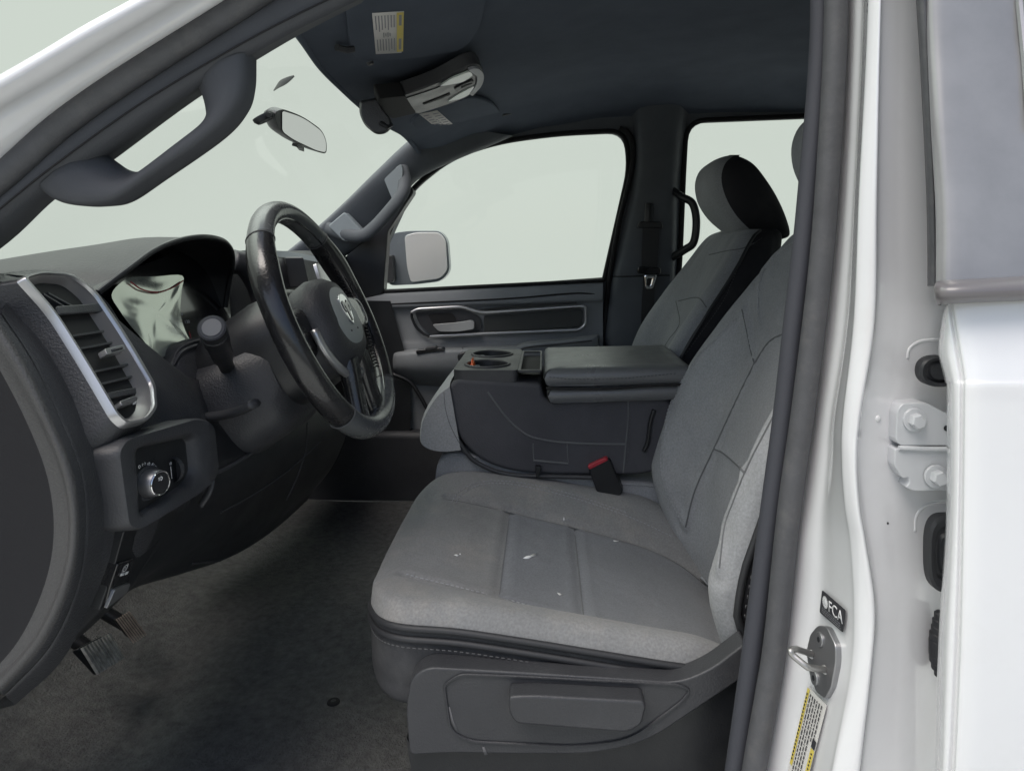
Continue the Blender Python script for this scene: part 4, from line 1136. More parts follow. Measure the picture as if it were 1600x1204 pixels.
# bonnet release lever and its bracket
build(MB().tube(cr([P(a, b, Y) for a, b, Y in [(326, 733, -.215), (331, 748, -.22), (327, 768, -.225), (314, 788, -.225)]], 6), 0.006, 10, flat=.6), 'release_lever', 'plastic2', dash, 'dark bonnet release lever', smooth=0)
seam(kb, [(330, 735), (345, 735), (385, 712), (440, 672)], 'panel_joint', 'plastic2', dash, .003, .001)
seam(kb, [(300, 880), (360, 872), (420, 850), (470, 800)], 'panel_joint', 'plastic2', dash, .002, .0)
seam(kb, [(345, 800), (400, 770), (450, 735), (500, 690)], 'panel_joint', 'plastic2', dash, .0016, .0)
seam(kb, [(480, 660), (478, 700), (466, 740), (448, 780)], 'panel_joint', 'plastic2', dash, .0016, .0)

# centre stack, screen and passenger side of the dash
rows = [[W(x, y, z) for x, y, z in [(-.64, .12, -.03), (-.60, .38, -.015), (-.605, .55, -.018), (-.61, .8, -.02), (-.62, 1.12, -.035)]],
        [W(x, y, z) for x, y, z in [(-.63, .13, -.05), (-.56, .38, -.05), (-.565, .55, -.05), (-.575, .8, -.055), (-.60, 1.12, -.06)]],
        [W(x, y, z) for x, y, z in [(-.60, .14, -.16), (-.53, .38, -.16), (-.535, .55, -.16), (-.56, .8, -.17), (-.60, 1.12, -.17)]],
        [W(x, y, z) for x, y, z in [(-.50, .22, -.26), (-.49, .38, -.27), (-.50, .55, -.27), (-.54, .8, -.28), (-.60, 1.12, -.26)]],
        [W(x, y, z) for x, y, z in [(-.56, .22, -.42), (-.55, .38, -.44), (-.55, .55, -.42), (-.60, .8, -.40), (-.66, 1.12, -.38)]],
        [W(x, y, z) for x, y, z in [(-.80, .22, -.50), (-.80, .38, -.52), (-.80, .55, -.50), (-.80, .8, -.46), (-.80, 1.12, -.44)]]]
cs = build(MB().grid(interp(rows, 5, 6)), 'center_stack', 'plastic', dash, 'dark middle and passenger side of the dash', smooth=0)
# pale ledge and screen seen through the wheel
mb = MB().slab([P(a, b, .42) for a, b in rnd([(446, 402), (474, 402), (484, 448), (452, 450)], 3)], Vector((-.03, .06, 0)))
build(mb, 'center_vent', 'black', dash, bevel=.003)
sc_o = [(484, 414, 3), (520, 410, 3), (536, 462, 3), (500, 466, 3)]
sc_i = [(494, 421, 2), (517, 418, 2), (529, 458, 2), (505, 461, 2)]
spl = plane3(P(484, 414, .28), P(500, 466, .28), P(522, 410, .46))
so2 = seqp(sc_o, spl, .006, 3); si2 = seqp(sc_i, spl, .006, 3)
build(MB().ring(so2, si2, spl[1], .006), 'screen_bezel', 'silver', dash, 'satin screen surround')
build(MB().cap([p + spl[1] * .002 for p in si2]), 'center_screen', mat('dark_screen', (.03, .035, .035), .08, spec=1.0, coat=1), dash, 'glossy dark centre screen', smooth=0)
rows = [[P(366, 392, .22), P(400, 391, .35), P(452, 393, .50), P(500, 402, .62)], [P(362, 402, .21), P(400, 402, .34), P(452, 402, .48), P(500, 410, .60)]]
build(MB().grid(interp(rows, 3, 5)), 'dash_ledge', 'pillarlight', dash, 'pale ledge along the dash top', smooth=0)
build(MB().tube(cr([P(a, b, Y) for a, b, Y in [(362, 408, .20), (384, 415, .22), (402, 440, .24), (412, 470, .25), (418, 500, .25)]], 6), .022, 14), 'dash_bolster', 'plastic2', dash, 'dark padded roll beside the hood', smooth=0)

# ================================================================== STEERING
TH = R(25)
wc = W(-.334, 0, -.117)
wn_ = Vector((math.cos(TH), 0, math.sin(TH)))
wu = Vector((-math.sin(TH), 0, math.cos(TH)))
wy = Vector((0, 1, 0))
def SW(a, b, h=0): return wc + wy * a + wu * b + wn_ * h
col = empty('steering_column', W(-.5, 0, -.25), truck, 'dark steering column shrouds with stalk')
def sel(cx, cb, rx, ry, h, n=40, sq=3.0, top=1.0):
    out = []
    for i in range(n):
        a = 2 * math.pi * i / n
        c, s_ = math.cos(a), math.sin(a)
        x = rx * math.copysign(abs(c) ** (2 / sq), c); y = ry * math.copysign(abs(s_) ** (2 / sq), s_)
        if y > 0: x *= top
        out.append(SW(cx + x, cb + y, h))
    return out
ls = [sel(0, -.020, .062, .058, -.020), sel(0, -.018, .080, .078, -.028), sel(0, -.015, .088, .085, -.045), sel(0, -.018, .090, .088, -.09), sel(0, -.03, .092, .09, -.14), sel(0, -.04, .08, .085, -.22)]
mb = MB().grid(interp(ls, 3, 1), cv=False); 
mb = MB().grid([cr(l, 2, True) for l in ls], cv=True); mb.cap(ls[0])
build(mb, 'upper_shroud', 'black', col, 'dark shroud behind the wheel', smooth=60)
ls = [sel(-.005, -.05, .086, .060, -.075, sq=3.5), sel(-.005, -.055, .10, .075, -.10, sq=3.5), sel(-.005, -.06, .105, .08, -.16, sq=3.5), sel(-.005, -.06, .11, .08, -.26, sq=3.5)]
mb = MB().grid(ls, cv=True); mb.cap(ls[0])
build(mb, 'lower_shroud', 'plastic', col, 'dark lower shroud', smooth=60)
# slot in the near side of the shroud
build(MB().tube([P(427, 508, -.094), P(436, 530, -.094), P(447, 548, -.094)], .0045, 8, flat=.6), 'shroud_slot', 'gloss', col)
build(MB().tube([P(425, 510, -.098), P(432, 532, -.098), P(442, 551, -.098)], .0016, 6), 'slot_edge', 'plastic2', col)
# tilt lever below
mb = MB().tube(cr([P(a, b, Y) for a, b, Y in [(318, 652, -.13), (350, 648, -.14), (378, 640, -.155), (398, 630, -.165)]], 5), 0.0065, 10, flat=1.6, up=Vector((0, 0, 1)))
build(mb, 'tilt_lever', 'plastic2', col, 'flat dark tilt lever under the column', smooth=0)
# stalk
s0, s1 = P(356, 578, -.085), P(331, 512, -.235)
dv = (s1 - s0).normalized()
mb = MB().tube([s0, s0 + dv * .05, s0 + dv * .06, s1 - dv * .055, s1 - dv * .05, s1], [.0095, .0105, .0135, .0150, .0162, .0165], 20)
st = build(mb, 'turn_signal_stalk', 'black', col, 'black stalk with a paler round end button', smooth=40)
build(MB().tube([s1 - dv * .022, s1 - dv * .021, s1 - dv * .019, s1 - dv * .018], [.0165, .0171, .0171, .0165], 20), 'stalk_ring', 'plastic2', col)
build(MB().disc(s1 - dv * .001, dv, .0150, .0022, 28), 'stalk_button', 'plastic2', col, smooth=30)
build(MB().disc(s1 + dv * .0012, dv, .0112, .0009, 28), 'stalk_button_face', mat('grey_button', (.17, .165, .165), .45), col, smooth=30)
# steering wheel
sw = empty('steering_wheel', SW(0, 0, -.02), truck, 'black leather steering wheel with silver spokes')
NR = 120
Rr = .1825
def rimloop(a):
    ca, sa = math.cos(a), math.sin(a)
    # a = 0 at +Y (far side), pi at near side, pi/2 top
    th = 1.0
    d_top = abs(((a - math.pi / 2 + math.pi) % (2 * math.pi)) - math.pi)
    for s_ in (R(30), R(150)):                                    # thumb grips
        dd = abs(((a - s_ + math.pi) % (2 * math.pi)) - math.pi)
        th += .13 * math.exp(-(dd / .22) ** 2)
    rr = Rr - (.006 * math.exp(-((((a + math.pi / 2 + math.pi) % (2 * math.pi)) - math.pi) / .5) ** 2))
    lp = []
    for k in range(18):
        b = 2 * math.pi * k / 18
        x = math.cos(b) * .0163 * th; z = math.sin(b) * .0188 * th
        lp.append(SW((rr + x) * ca, (rr + x) * sa, z))
    return lp
mb = MB().grid([rimloop(2 * math.pi * i / NR) for i in range(NR)], cu=True, cv=True)
def rimzone(p):
    v = p - wc; a = math.degrees(math.atan2(v.dot(wu), v.dot(wy))) % 360
    return 1 if (47 < a < 133 or 227 < a < 313) else 0
rim = build(mb, 'rim', ['leather', 'smooth'], sw, 'black leather rim with smooth grey top and bottom', smooth=0, zone=rimzone)
def rimcirc(deg, k=1.02, r0=.0163, r1=.0188):
    a = R(deg); out = []
    for i in range(20):
        b = 2 * math.pi * i / 20
        th = 1.03
        rr = Rr + math.cos(b) * r0 * th
        if 227 < deg < 313: rr -= .004
        out.append(SW(rr * math.cos(a), rr * math.sin(a), math.sin(b) * r1 * th))
    return out
for dg in (47, 133, 227, 313):
    build(MB().tube(rimcirc(dg), .0011, 6, closed=True), 'rim_joint', 'stitchdark', sw)
# glossy edge bead on the front of the rim, and stitching on its inside
for nm_, rr, hh, m_, rad in (('rim_bead', Rr - .0149, .0080, 'gloss', .0014),):
    build(MB().tube([SW(rr * math.cos(2 * math.pi * i / 100), rr * math.sin(2 * math.pi * i / 100), hh) for i in range(100)], rad, 6, closed=True), nm_, m_, sw)
mb = MB()
for d0, d1 in ((-40, 42), (138, 220)):
    k = d0
    while k < d1:
        for sgn in (1,):
            a, b = R(k), R(k + 1.5)
            mb.tube([SW((Rr - .0163) * math.cos(a), (Rr - .0163) * math.sin(a), .005), SW((Rr - .0177) * math.cos((a + b) / 2), (Rr - .0177) * math.sin((a + b) / 2), .001), SW((Rr - .0163) * math.cos(b), (Rr - .0163) * math.sin(b), -.004)], .0011, 5)
        k += 2.3
build(mb, 'rim_stitching', 'leather', sw)
# airbag cover
ls = [sel(0, -.014, .090, .074, -.026, sq=2.6, top=.9), sel(0, -.012, .094, .078, -.004, sq=2.6, top=.9), sel(0, -.011, .090, .074, .011, sq=2.6, top=.9), sel(0, -.009, .076, .062, .023, sq=2.5, top=.9), sel(0, -.006, .056, .046, .0285, sq=2.4, top=.9)]
mb = MB().grid([cr(l, 1, True) for l in ls], cv=True); mb.cap(ls[-1])
hubo = build(mb, 'airbag_cover', 'plastic', sw, 'dark domed airbag cover', smooth=60)
ls = [sel(0, -.006, .057, .047, .0283, sq=2.4, top=.9), sel(0, -.005, .048, .038, .0305, sq=2.3, top=.9)]
mb = MB().grid(ls, cv=True); mb.cap(ls[-1])
build(mb, 'hub_panel', mat('grey_hub_panel', (.27, .295, .29), .5, grain=350, gstr=.2), sw, 'grey panel behind the badge', smooth=30)
# badge: a silver shield with a ram's head worked in relief
def SWl(pts, h): return [SW(a, b, h) for a, b in pts]
shield = [(-.020, .020), (-.011, .026), (0, .028), (.011, .026), (.020, .020), (.019, .004), (.012, -.014), (0, -.024), (-.012, -.014), (-.019, .004)]
build(MB().slab(SWl(shield, .0335), -wn_ * .004), 'emblem', 'chrome', sw, 'silver shield badge with a ram head', bevel=.0012)
mb = MB()
hd = [(-.004, .012), (-.010, .016), (-.016, .012), (-.016, .002), (-.010, -.003), (-.008, .001), (-.012, .005), (-.010, .010), (-.006, .006), (-.004, -.006), (-.002, -.018), (.002, -.018), (.004, -.006), (.006, .006), (.010, .010), (.012, .005), (.008, .001), (.010, -.003), (.016, .002), (.016, .012), (.010, .016), (.004, .012)]
n_h = len(hd)
mb.slab(SWl(hd, .0346), -wn_ * .0016)
build(mb, 'emblem_relief', 'gloss', sw, smooth=20)
for dx in (-.018, .018):
    mb = MB().slab(SWl([(dx - .0025, -.030), (dx + .0025, -.030), (dx + .0022, -.033), (dx - .0022, -.033)], .0311), -wn_ * .001)
    build(mb, 'hub_mark', 'ink', sw, smooth=0)
# side spokes with button pads and satin rings
for sg in (-1, 1):
    mb = MB()
    sec = []
    for a, b0, b1, h, t_ in [(.060, -.045, .030, -.012, .022), (.095, -.042, .026, -.012, .020), (.130, -.034, .020, -.012, .018), (.160, -.026, .014, -.009, .017), (.178, -.022, .010, -.006, .014)]:
        h += .020 if sg > 0 and a < .15 else 0
        sec.append([SW(sg * a, bb, hh) for bb, hh in [(b0, h - t_ / 2), (b0 + .004, h + t_ / 2 - .002), ((b0 + b1) / 2, h + t_ / 2 + .001), (b1 - .004, h + t_ / 2 - .002), (b1, h - t_ / 2), ((b0 + b1) / 2, h - t_)]])
    mb.grid(interp(sec, 3, 3, False, True), cv=True)
    build(mb, 'spoke', 'leather', sw, 'leather side spoke', smooth=0)
    o_p = [SW(sg * (a + (.020 if sg > 0 else .026)), b, (.012 if sg > 0 else -.008)) for a, b in rnd([(.083, .020), (.118, .017), (.134, .006), (.132, -.022), (.118, -.031), (.083, -.030)], .008)]
    i_p = [SW(sg * (a + (.020 if sg > 0 else .026)), b, (.012 if sg > 0 else -.008)) for a, b in rnd([(.087, .016), (.116, .013), (.129, .004), (.127, -.020), (.116, -.027), (.087, -.026)], .006)]
    build(MB().ring(o_p, i_p, wn_, .0035), 'button_ring', 'greymetal', sw, 'satin ring round the spoke buttons')
    build(MB().cap([p + wn_ * .0025 for p in i_p]), 'button_pad', 'gloss', sw, smooth=0)
    mb = MB()
    for (a, b) in ((.098, .006), (.098, -.007), (.098, -.019), (.117, -.001), (.117, -.014)):
        mb.slab([SW(sg * (x + (.020 if sg > 0 else .026)), y, (.016 if sg > 0 else -.004)) for x, y in rnd([(a - .007, b - .004), (a + .007, b - .004), (a + .007, b + .004), (a - .007, b + .004)], .002, 3)], -wn_ * .003)
    build(mb, 'button_key', 'plastic', sw, smooth=30)
    mb = MB()
    for (a, b) in ((.098, .006), (.098, -.007), (.117, -.001), (.117, -.014)):
        mb.add([SW(sg * (x + (.020 if sg > 0 else .026)), y, (.0163 if sg > 0 else -.0037)) for x, y in ((a - .003, b - .0008), (a + .003, b - .0008), (a + .003, b + .0008), (a - .003, b + .0008))], [(0, 1, 2, 3)])
    build(mb, 'button_marks', 'mark', sw, smooth=0)
# lower spokes in satin silver with leather sides
for sg in (-1, 1):
    sec = []
    for b, a0, a1, h, t_ in [(-.070, .012, .050, .012, .018), (-.095, .016, .054, .008, .018), (-.125, .022, .058, .002, .016), (-.150, .026, .066, -.002, .016), (-.172, .026, .078, -.004, .014)]:
        sec.append([SW(sg * aa, b, hh) for aa, hh in [(a0, h - t_ / 2), (a0 + .004, h + t_ / 2), ((a0 + a1) / 2, h + t_ / 2 + .002), (a1 - .004, h + t_ / 2), (a1, h - t_ / 2), ((a0 + a1) / 2, h - t_)]])
    mb = MB().grid(interp(sec, 3, 3, False, True), cv=True)
    build(mb, 'lower_spoke', 'leather', sw, 'leather lower spoke', smooth=0)
# silver collar below the airbag cover
ar = [SW(.100 * math.cos(R(d)) * (.98), -.014 + .083 * math.sin(R(d)), .006) for d in range(176, 365, 6)]
build(MB().tube(ar, .0058, 10, flat=1.3), 'hub_trim', 'silver', sw, 'silver trim under the airbag cover', smooth=0)

# ================================================================== PEDALS
def pedal(quad, name, ribs, label, rubber, th=.012):
    pl = plane3(*[P(*q) for q in (quad[0], quad[1], quad[3])])
    pts = [P(*q) for q in quad]
    n = pl[1]
    mb = MB().slab(resample([v for v in pts], 4), -n * th)
    root = build(mb, name, 'black', truck, label, bevel=.004)
    a, u, v = pts[0], pts[1] - pts[0], pts[3] - pts[0]
    mb = MB()
    for k in range(ribs):
        t0 = .05 + .9 * k / ribs; t1 = t0 + .9 / ribs * .55
        mb.slab([a + u * x + v * y + n * .0035 for x, y in ((t0, .04), (t1, .04), (t1, .96), (t0, .96))], -n * .004)
    build(mb, 'pedal_ribs', rubber, root, smooth=20)
    c = sum(pts, Vector()) / 4
    build(MB().tube(cr([c - n * .01, c + Vector((-.07, 0, .05)), c + Vector((-.11, .0, .16)), c + Vector((-.14, 0, .32))], 5), .011, 8), 'pedal_arm', 'black', root, smooth=0)
brown = mat('worn_rib_rubber', (.30, .25, .21), .6, var=.3, vscale=60)
dusty = mat('dusty_rubber', (.42, .40, .36), .8, var=.5, vscale=60)
pedal([(178, 967, .12), (203, 951, .14), (228, 992, .15), (208, 1007, .13)], 'accelerator_pedal', 7, 'small ribbed accelerator pedal', brown)
pedal([(122, 1012, -.02), (172, 986, .07), (190, 1022, .08), (150, 1057, -.01)], 'brake_pedal', 9, 'wide dusty ribbed brake pedal', dusty)
# ================================================================== SEATS
BL = [(-.585, .262, .290, .225, .39), (-.56, .246, .290, .238, .40), (-.51, .225, .288, .252, .41), (-.436, .203, .293, .262, .425), (-.385, .211, .302, .265, .435), (-.2546, .258, .333, .264, .475),
      (-.15, .325, .368, .252, .505), (-.085, .372, .393, .236, .522), (-.048, .398, .409, .222, .535), (0, .430, .435, .196, .55), (.022, .450, .452, .176, .555), (.034, .475, .475, .150, .552)]
def back_rows(Yc, dx):
    rows = []
    for (z, xb, xc, hw, xk) in BL:
        half = [(0, xc), (.30 * hw, xc - .002), (.52 * hw, xc - .004 + (xb - xc) * .10), (.66 * hw, xc + (xb - xc) * .50), (.78 * hw, xc + (xb - xc) * .90), (.90 * hw, xb), (.975 * hw, xb + .010), (1.0 * hw, xb + .028), (1.015 * hw, xb + .055),
                (1.01 * hw, xb + (xk - xb) * .55), (.97 * hw, xk - .03), (.85 * hw, xk - .004), (.45 * hw, xk + .004), (0, xk + .006)]
        pos = [W(x + dx, Yc + y, z) for y, x in half]
        neg = [W(x + dx, Yc - y, z) for y, x in half[1:-1]][::-1]
        rows.append(pos + neg)
    return rows
NB, NBV = 10, 9
INS = [(1071, 823), (1086, 765), (1115, 701), (1150, 625), (1178, 568), (1202, 532), (1231, 518), (1262, 510), (1262, 560), (1215, 640), (1167, 730), (1132, 823), (1124, 887), (1100, 905)]
def inscol(v, Yc, dx):
    q = Vector((v.x - dx, v.y - Yc, v.z))
    return inpoly(*pix(q), INS)
def seat_back(Yc, dx, parent):
    g = interp(back_rows(Yc, dx), NB, NBV, False, True)
    m = len(g[0]); k7 = 7 * NBV
    mb = MB().grid(g, cv=True, cm=lambda i, j: 1 if k7 <= j < m - k7 else 0); mb.cap(g[-1]); mb.cap(g[0], flip=True)
    cols = {}
    def zone(p):
        return None
    o = build(mb, 'backrest', ['fabric', 'blackfab', 'insert'], parent, 'grey cloth backrest with black sides', smooth=0)
    wl = WL[o.name]
    for p in o.data.polygons:
        if p.material_index == 0 and p.normal.x < .3 and inscol(p.center + wl, Yc, dx): p.material_index = 2
    return o, g
CL = [  # x, half width, z bolster, z centre, z bottom
    (-.235, .10, -.470, -.462, -.530), (-.230, .155, -.456, -.455, -.545), (-.218, .200, -.444, -.449, -.552), (-.197, .242, -.435, -.447, -.556), (-.165, .264, -.431, -.450, -.558),
    (-.10, .270, -.433, -.465, -.56), (-.02, .273, -.443, -.486, -.57), (.06, .273, -.456, -.506, -.58), (.13, .272, -.468, -.525, -.60), (.19, .268, -.480, -.545, -.62), (.24, .258, -.505, -.568, -.63), (.285, .24, -.540, -.600, -.64)]
def cushion(Yc, dx, parent, label):
    rows = []
    for (x, hw, zb, zc, zl) in CL:
        half = [(0, zc), (.36 * hw, zc), (.58 * hw, zc + (zb - zc) * .10), (.70 * hw, zc + (zb - zc) * .50), (.83 * hw, zc + (zb - zc) * .90), (.94 * hw, zb - .001), (1.0 * hw, zb - .018), (1.004 * hw, zb - .034), (1.0 * hw, zb - .058), (.985 * hw, (zb - .058 + zl) / 2), (.93 * hw, zl + .004), (.5 * hw, zl), (0, zl)]
        pos = [W(x + dx, Yc + y, z) for y, z in half]
        neg = [W(x + dx, Yc - y, z) for y, z in half[1:-1]][::-1]
        rows.append(pos + neg)
    g = interp(rows, 12, 9, False, True)
    m = len(g[0]); NV = 9
    def cm(i, j):
        q = g[i][j].x - dx
        if 6.4 * NV <= j < m - 6.4 * NV: return 1
        if j < 2 * NV or j >= m - 2 * NV: return 2 if q > -.064 else 0
        return 3
    mb = MB().grid(g, cv=True, cm=cm); mb.cap(g[0], 1); mb.cap(g[-1], 1, True)
    o = build(mb, 'cushion', ['fabricworn', 'darkfab', 'insert2', 'fabricworn'], parent, label, smooth=0)
    edge = [r[6 * NV + 5] for r in g]; edge2 = [r[m - 6 * NV - 5] for r in g]
    ln = []
    i0 = next(i for i in range(len(g)) if g[i][0].x - dx > -.17)
    far = [r[2 * NV] for r in g[i0:]]; near = [r[m - 2 * NV] for r in g[i0 - 6:]]
    cr1 = next(i for i in range(len(g)) if g[i][0].x - dx > -.064); cr2 = next(i for i in range(len(g)) if g[i][0].x - dx > .048)
    for k in (cr1, cr2): ln.append([g[k][j % m] for j in range(m - 2 * NV, m + 2 * NV + 1)])
    ln += [far, near]
    for l in ln: sink(o, l, .0045, .008)
    return o, edge, edge2, (g, ln)
ds = empty('driver_seat', W(.1, 0, -.76), truck, "driver's seat in worn grey cloth with black sides")
bk, bkg = seat_back(0, 0, ds)
cu_, e1_, e2_, cg = cushion(0, 0, ds, 'worn grey cloth seat cushion with dark sides')
cb = bvh_of(cu_)
bb = bvh_of(bk)
cg, clines = cg
# black double piping round the cushion edge
NV = 9
pip = e2_[6:-6]
for k, dz in enumerate((.004, -.009)):
    build(MB().tube([v + Vector((0, -.001, dz)) for v in pip[::3]], .0042, 8), 'edge_piping', 'piping', ds, smooth=0)
build(MB().tube([v + Vector((0, .001, 0)) for v in e1_[6:-30:3]], .0042, 8), 'edge_piping', 'piping', ds, smooth=0)
nose = [e2_[9], e2_[6], e2_[3], cg[0][len(cg[0]) - 6 * NV - 2], cg[0][6 * NV + 2], e1_[3], e1_[6], e1_[9]]
build(MB().tube(cr(nose, 6), .0042, 8), 'edge_piping', 'piping', ds, smooth=0)
dashes([v + Vector((0, -.0035, -.0175)) for v in pip], 'side_stitching', 'stitchdark', ds, .0007, .005, .004)
# sewn lines of the cushion
for l in clines:
    build(MB().tube([v + Vector((0, 0, -.0042)) for v in l[::2]], .0010, 6), 'cushion_seam', 'seam', ds, smooth=0)
cb = bvh_of(cu_)
near = clines[3]
for dy in (-.006, .006):
    pa = []
    for v in near[::2]:
        l_, n_, _i, _d = cb.ray_cast(v + Vector((0, dy, .05)), Vector((0, 0, -1)))
        if l_: pa.append(l_ + Vector((0, 0, .0006)))
    dashes(pa, 'seat_stitching', 'stitch', ds, .0007)
stitches(cb, [(712, 786), (722, 772), (745, 759), (780, 755), (830, 762), (900, 779), (980, 806), (1050, 838)], 'seat_stitching', 'stitch', ds, .0007)
stitches(cb, [(706, 784), (716, 769), (742, 755), (780, 751), (830, 757), (900, 774), (980, 801)], 'seat_stitching', 'stitch', ds, .0007)
# white paint flecks
def fleck(bv, px, py, poly):
    l, n = hit(bv, px, py)
    if l is None: return
    pts = [PL(px + a, py + b, (l, n), .0008) for a, b in poly]
    build(MB().slab(pts, -n * .0003), 'paint_fleck', 'flake', ds, 'white fleck on the cloth', smooth=0)
fleck(cb, 828, 869, [(-11, 3), (-6, 0), (0, -1), (5, -3), (12, -4), (8, 0), (3, 1), (-2, 4), (-8, 4)])
fleck(cb, 714, 867, [(-5, 0), (-1, -1), (4, 1), (0, 2)])
fleck(cb, 711, 866, [(6, 0), (8, -2), (9, 1)])
fleck(cb, 881, 811, [(0, -4), (1, 0), (0, 3), (-1, 0)])
fleck(cb, 874, 928, [(-4, -2), (1, -1), (5, 1), (0, 2)])
fleck(cb, 963, 845, [(-5, -1), (4, 0), (3, 1), (-4, 1)])
# backrest seams
SEAMS = [[(1178, 568), (1150, 625), (1115, 701), (1086, 765), (1071, 823)], [(1115, 701), (1130, 708), (1150, 725), (1163, 738)], [(1159, 483), (1165, 510), (1172, 545), (1178, 567)], [(1246, 516), (1231, 519), (1202, 533), (1178, 568)],
         [(1222, 625), (1195, 675), (1167, 730), (1145, 785), (1132, 823), (1124, 887)], [(1240, 376), (1200, 408), (1186, 440), (1183, 474), (1186, 515)], [(1156, 493), (1123, 526), (1090, 559), (1051, 625), (1036, 695), (1039, 754), (1068, 816)]]
for k, q in enumerate(SEAMS):
    l = onsurf(bb, q, 8, 0)
    if len(l) > 3: sink(bk, l, .004 if k < 5 else .0022, .008)
bb = bvh_of(bk)
seam(bb, [(1178, 568), (1150, 625), (1115, 701), (1086, 765), (1071, 823)], 'back_seam', 'seam', ds, .0015, -.0004)
seam(bb, [(1115, 701), (1130, 708), (1150, 725), (1163, 738)], 'back_seam', 'seam', ds, .0016, -.0004)
stitches(bb, [(1158, 492), (1125, 525), (1092, 558), (1053, 625), (1038, 695), (1041, 753), (1070, 815)], 'back_stitching', 'stitch', ds)
stitches(bb, [(1154, 494), (1121, 527), (1088, 560), (1049, 626), (1034, 695), (1037, 755), (1066, 817)], 'back_stitching', 'stitch', ds)
stitches(bb, [(1240, 378), (1202, 410), (1188, 440), (1185, 474), (1188, 515)], 'back_stitching', 'stitch', ds)
seam(bb, [(1159, 483), (1165, 510), (1172, 545), (1178, 567)], 'back_seam', 'seam', ds, .0014, -.0004)
seam(bb, [(1246, 516), (1231, 519), (1202, 533), (1178, 568)], 'back_seam', 'seam', ds, .0014, -.0004)
seam(bb, [(1222, 625), (1195, 675), (1167, 730), (1145, 785), (1132, 823), (1124, 887)], 'back_seam', 'seam', ds, .0014, -.0004)
# black side bolster panel with its double stitching
def side_line(off, z0, z1, n=24):
    out = []
    for i in range(n):
        z = z0 + (z1 - z0) * i / (n - 1)
        for a, b in zip(BL, BL[1:]):
            if a[0] <= z <= b[0]:
                t = (z - a[0]) / (b[0] - a[0]); L = [x + (y - x) * t for x, y in zip(a, b)]; break
        out.append(W(L[1] + .030 + off, -(1.018 * L[3]), z))
    return out
build(MB().tube(side_line(-.006, -.50, -.03), .0048, 8), 'side_piping', 'piping', ds, smooth=0)
build(MB().tube(side_line(.016, -.50, -.03), .0036, 8), 'side_piping', 'piping', ds, smooth=0)
for off in (.003, .024):
    pts = [v + Vector((0, -.002, 0)) for v in side_line(off, -.50, -.03, 120)]
    mb = MB()
    for i in range(0, 118, 3): mb.tube([pts[i], pts[i + 1], pts[i + 2]][:2], .0009, 4)
    build(mb, 'side_stitching', 'stitchdark', ds, smooth=0)
# shadowed gap filler at the bight
# headrests
def headrest(Yc, dx, parent, label):
    sec = [(.008, .448, .50, .085), (.022, .438, .515, .100), (.065, .412, .515, .122), (.115, .394, .51, .132), (.160, .388, .50, .132), (.195, .398, .488, .122), (.215, .420, .470, .10), (.222, .435, .455, .07)]
    rows = []
    for z, xf, xr, hw in sec:
        zz = z
        lean = 0
        half = [(0, xf), (.55 * hw, xf + .003), (.85 * hw, xf + .012), (1.0 * hw, xf + .035), (1.02 * hw, (xf + xr) / 2 + .01), (.95 * hw, xr - .012), (.7 * hw, xr), (0, xr + .002)]
        rows.append([W(x + dx, Yc + y, zz) for y, x in half] + [W(x + dx, Yc - y, zz) for y, x in half[1:-1]][::-1])
    # slope the back so that the top leans forward over the bottom
    g = interp(rows, 4, 4, False, True)
    for r in g:
        for v in r:
            k = (v.z - E - .01) / .235
            f = max(0, (v.x - dx - .40) / .1)
            v.x += .085 * (1 - k) * f * .9
    mh = len(g[0])
    mb = MB().grid(g, cv=True, cm=lambda i, j: 1 if 10 <= j < mh - 10 else 0); mb.cap(g[-1], 1); mb.cap(g[0], flip=True)
    def zone(p):
        y = abs(p.y - Yc)
        z = p.z - E
        xf = .394 + .28 * abs(z - .17) * .6
        return 1 if (p.x - dx) > xf + .050 - .02 * (z - .1) else 0
    o = build(mb, 'headrest', ['fabric', 'blackfab'], parent, label, smooth=0)
    for s_ in (-.05, .05):
        build(MB().disc(W(.50 + dx, Yc + s_, .022), Vector((0, 0, 1)), .015, .018, 16), 'headrest_guide', 'black', parent)
        build(MB().tube([W(.50 + dx, Yc + s_, .0), W(.485 + dx, Yc + s_, .08)], .006, 10), 'headrest_post', 'greymetal', parent)
    return o
headrest(0, .022, ds, 'grey headrest, mostly hidden by the door pillar')

# plastic side valance with recline lever
vp = (P(800, 1100, -.288), Vector((0, -1, 0)))
def VQ(pts, Y, r=6): return [P(a, b, Y) for a, b in rnd(pts, r)]
VOUT = [(634, 1106, 20), (642, 1058, 16), (668, 1042, 20), (780, 1048, 30), (910, 1056, 30), (1060, 1066, 40), (1110, 1046, 30), (1166, 1003, 8), (1180, 1046, 8), (1010, 1160, 50), (925, 1178, 40), (800, 1178, 40), (700, 1176, 30), (640, 1180, 10)]
build(MB().slab(VQ(VOUT, -.300), Vector((0, .03, 0))), 'side_valance', 'plastic2', ds, 'dark plastic side valance of the seat', bevel=.009, bseg=4)
low = [(634, 1150, 6), (645, 1170, 10), (920, 1172, 30), (1000, 1158, 30), (1180, 1040, 10), (1180, 1250, 5), (650, 1250, 5)]
build(MB().slab(VQ(low, -.288), Vector((0, .02, 0))), 'seat_base', 'black', ds, 'black seat base below the valance', bevel=.004)
build(MB().box(W(.06, 0, -.72), .42, .46, .12), 'seat_frame', 'black', ds, bevel=.01)
tr = [P(a, b, -.3012) for a, b in rnd([(694, 1070, 6), (718, 1053, 12), (800, 1056, 20), (1060, 1069, 14), (1079, 1077, 8), (1066, 1095, 14), (985, 1155, 30), (900, 1166, 30), (735, 1158, 20), (704, 1142, 20)], 10, 4)]
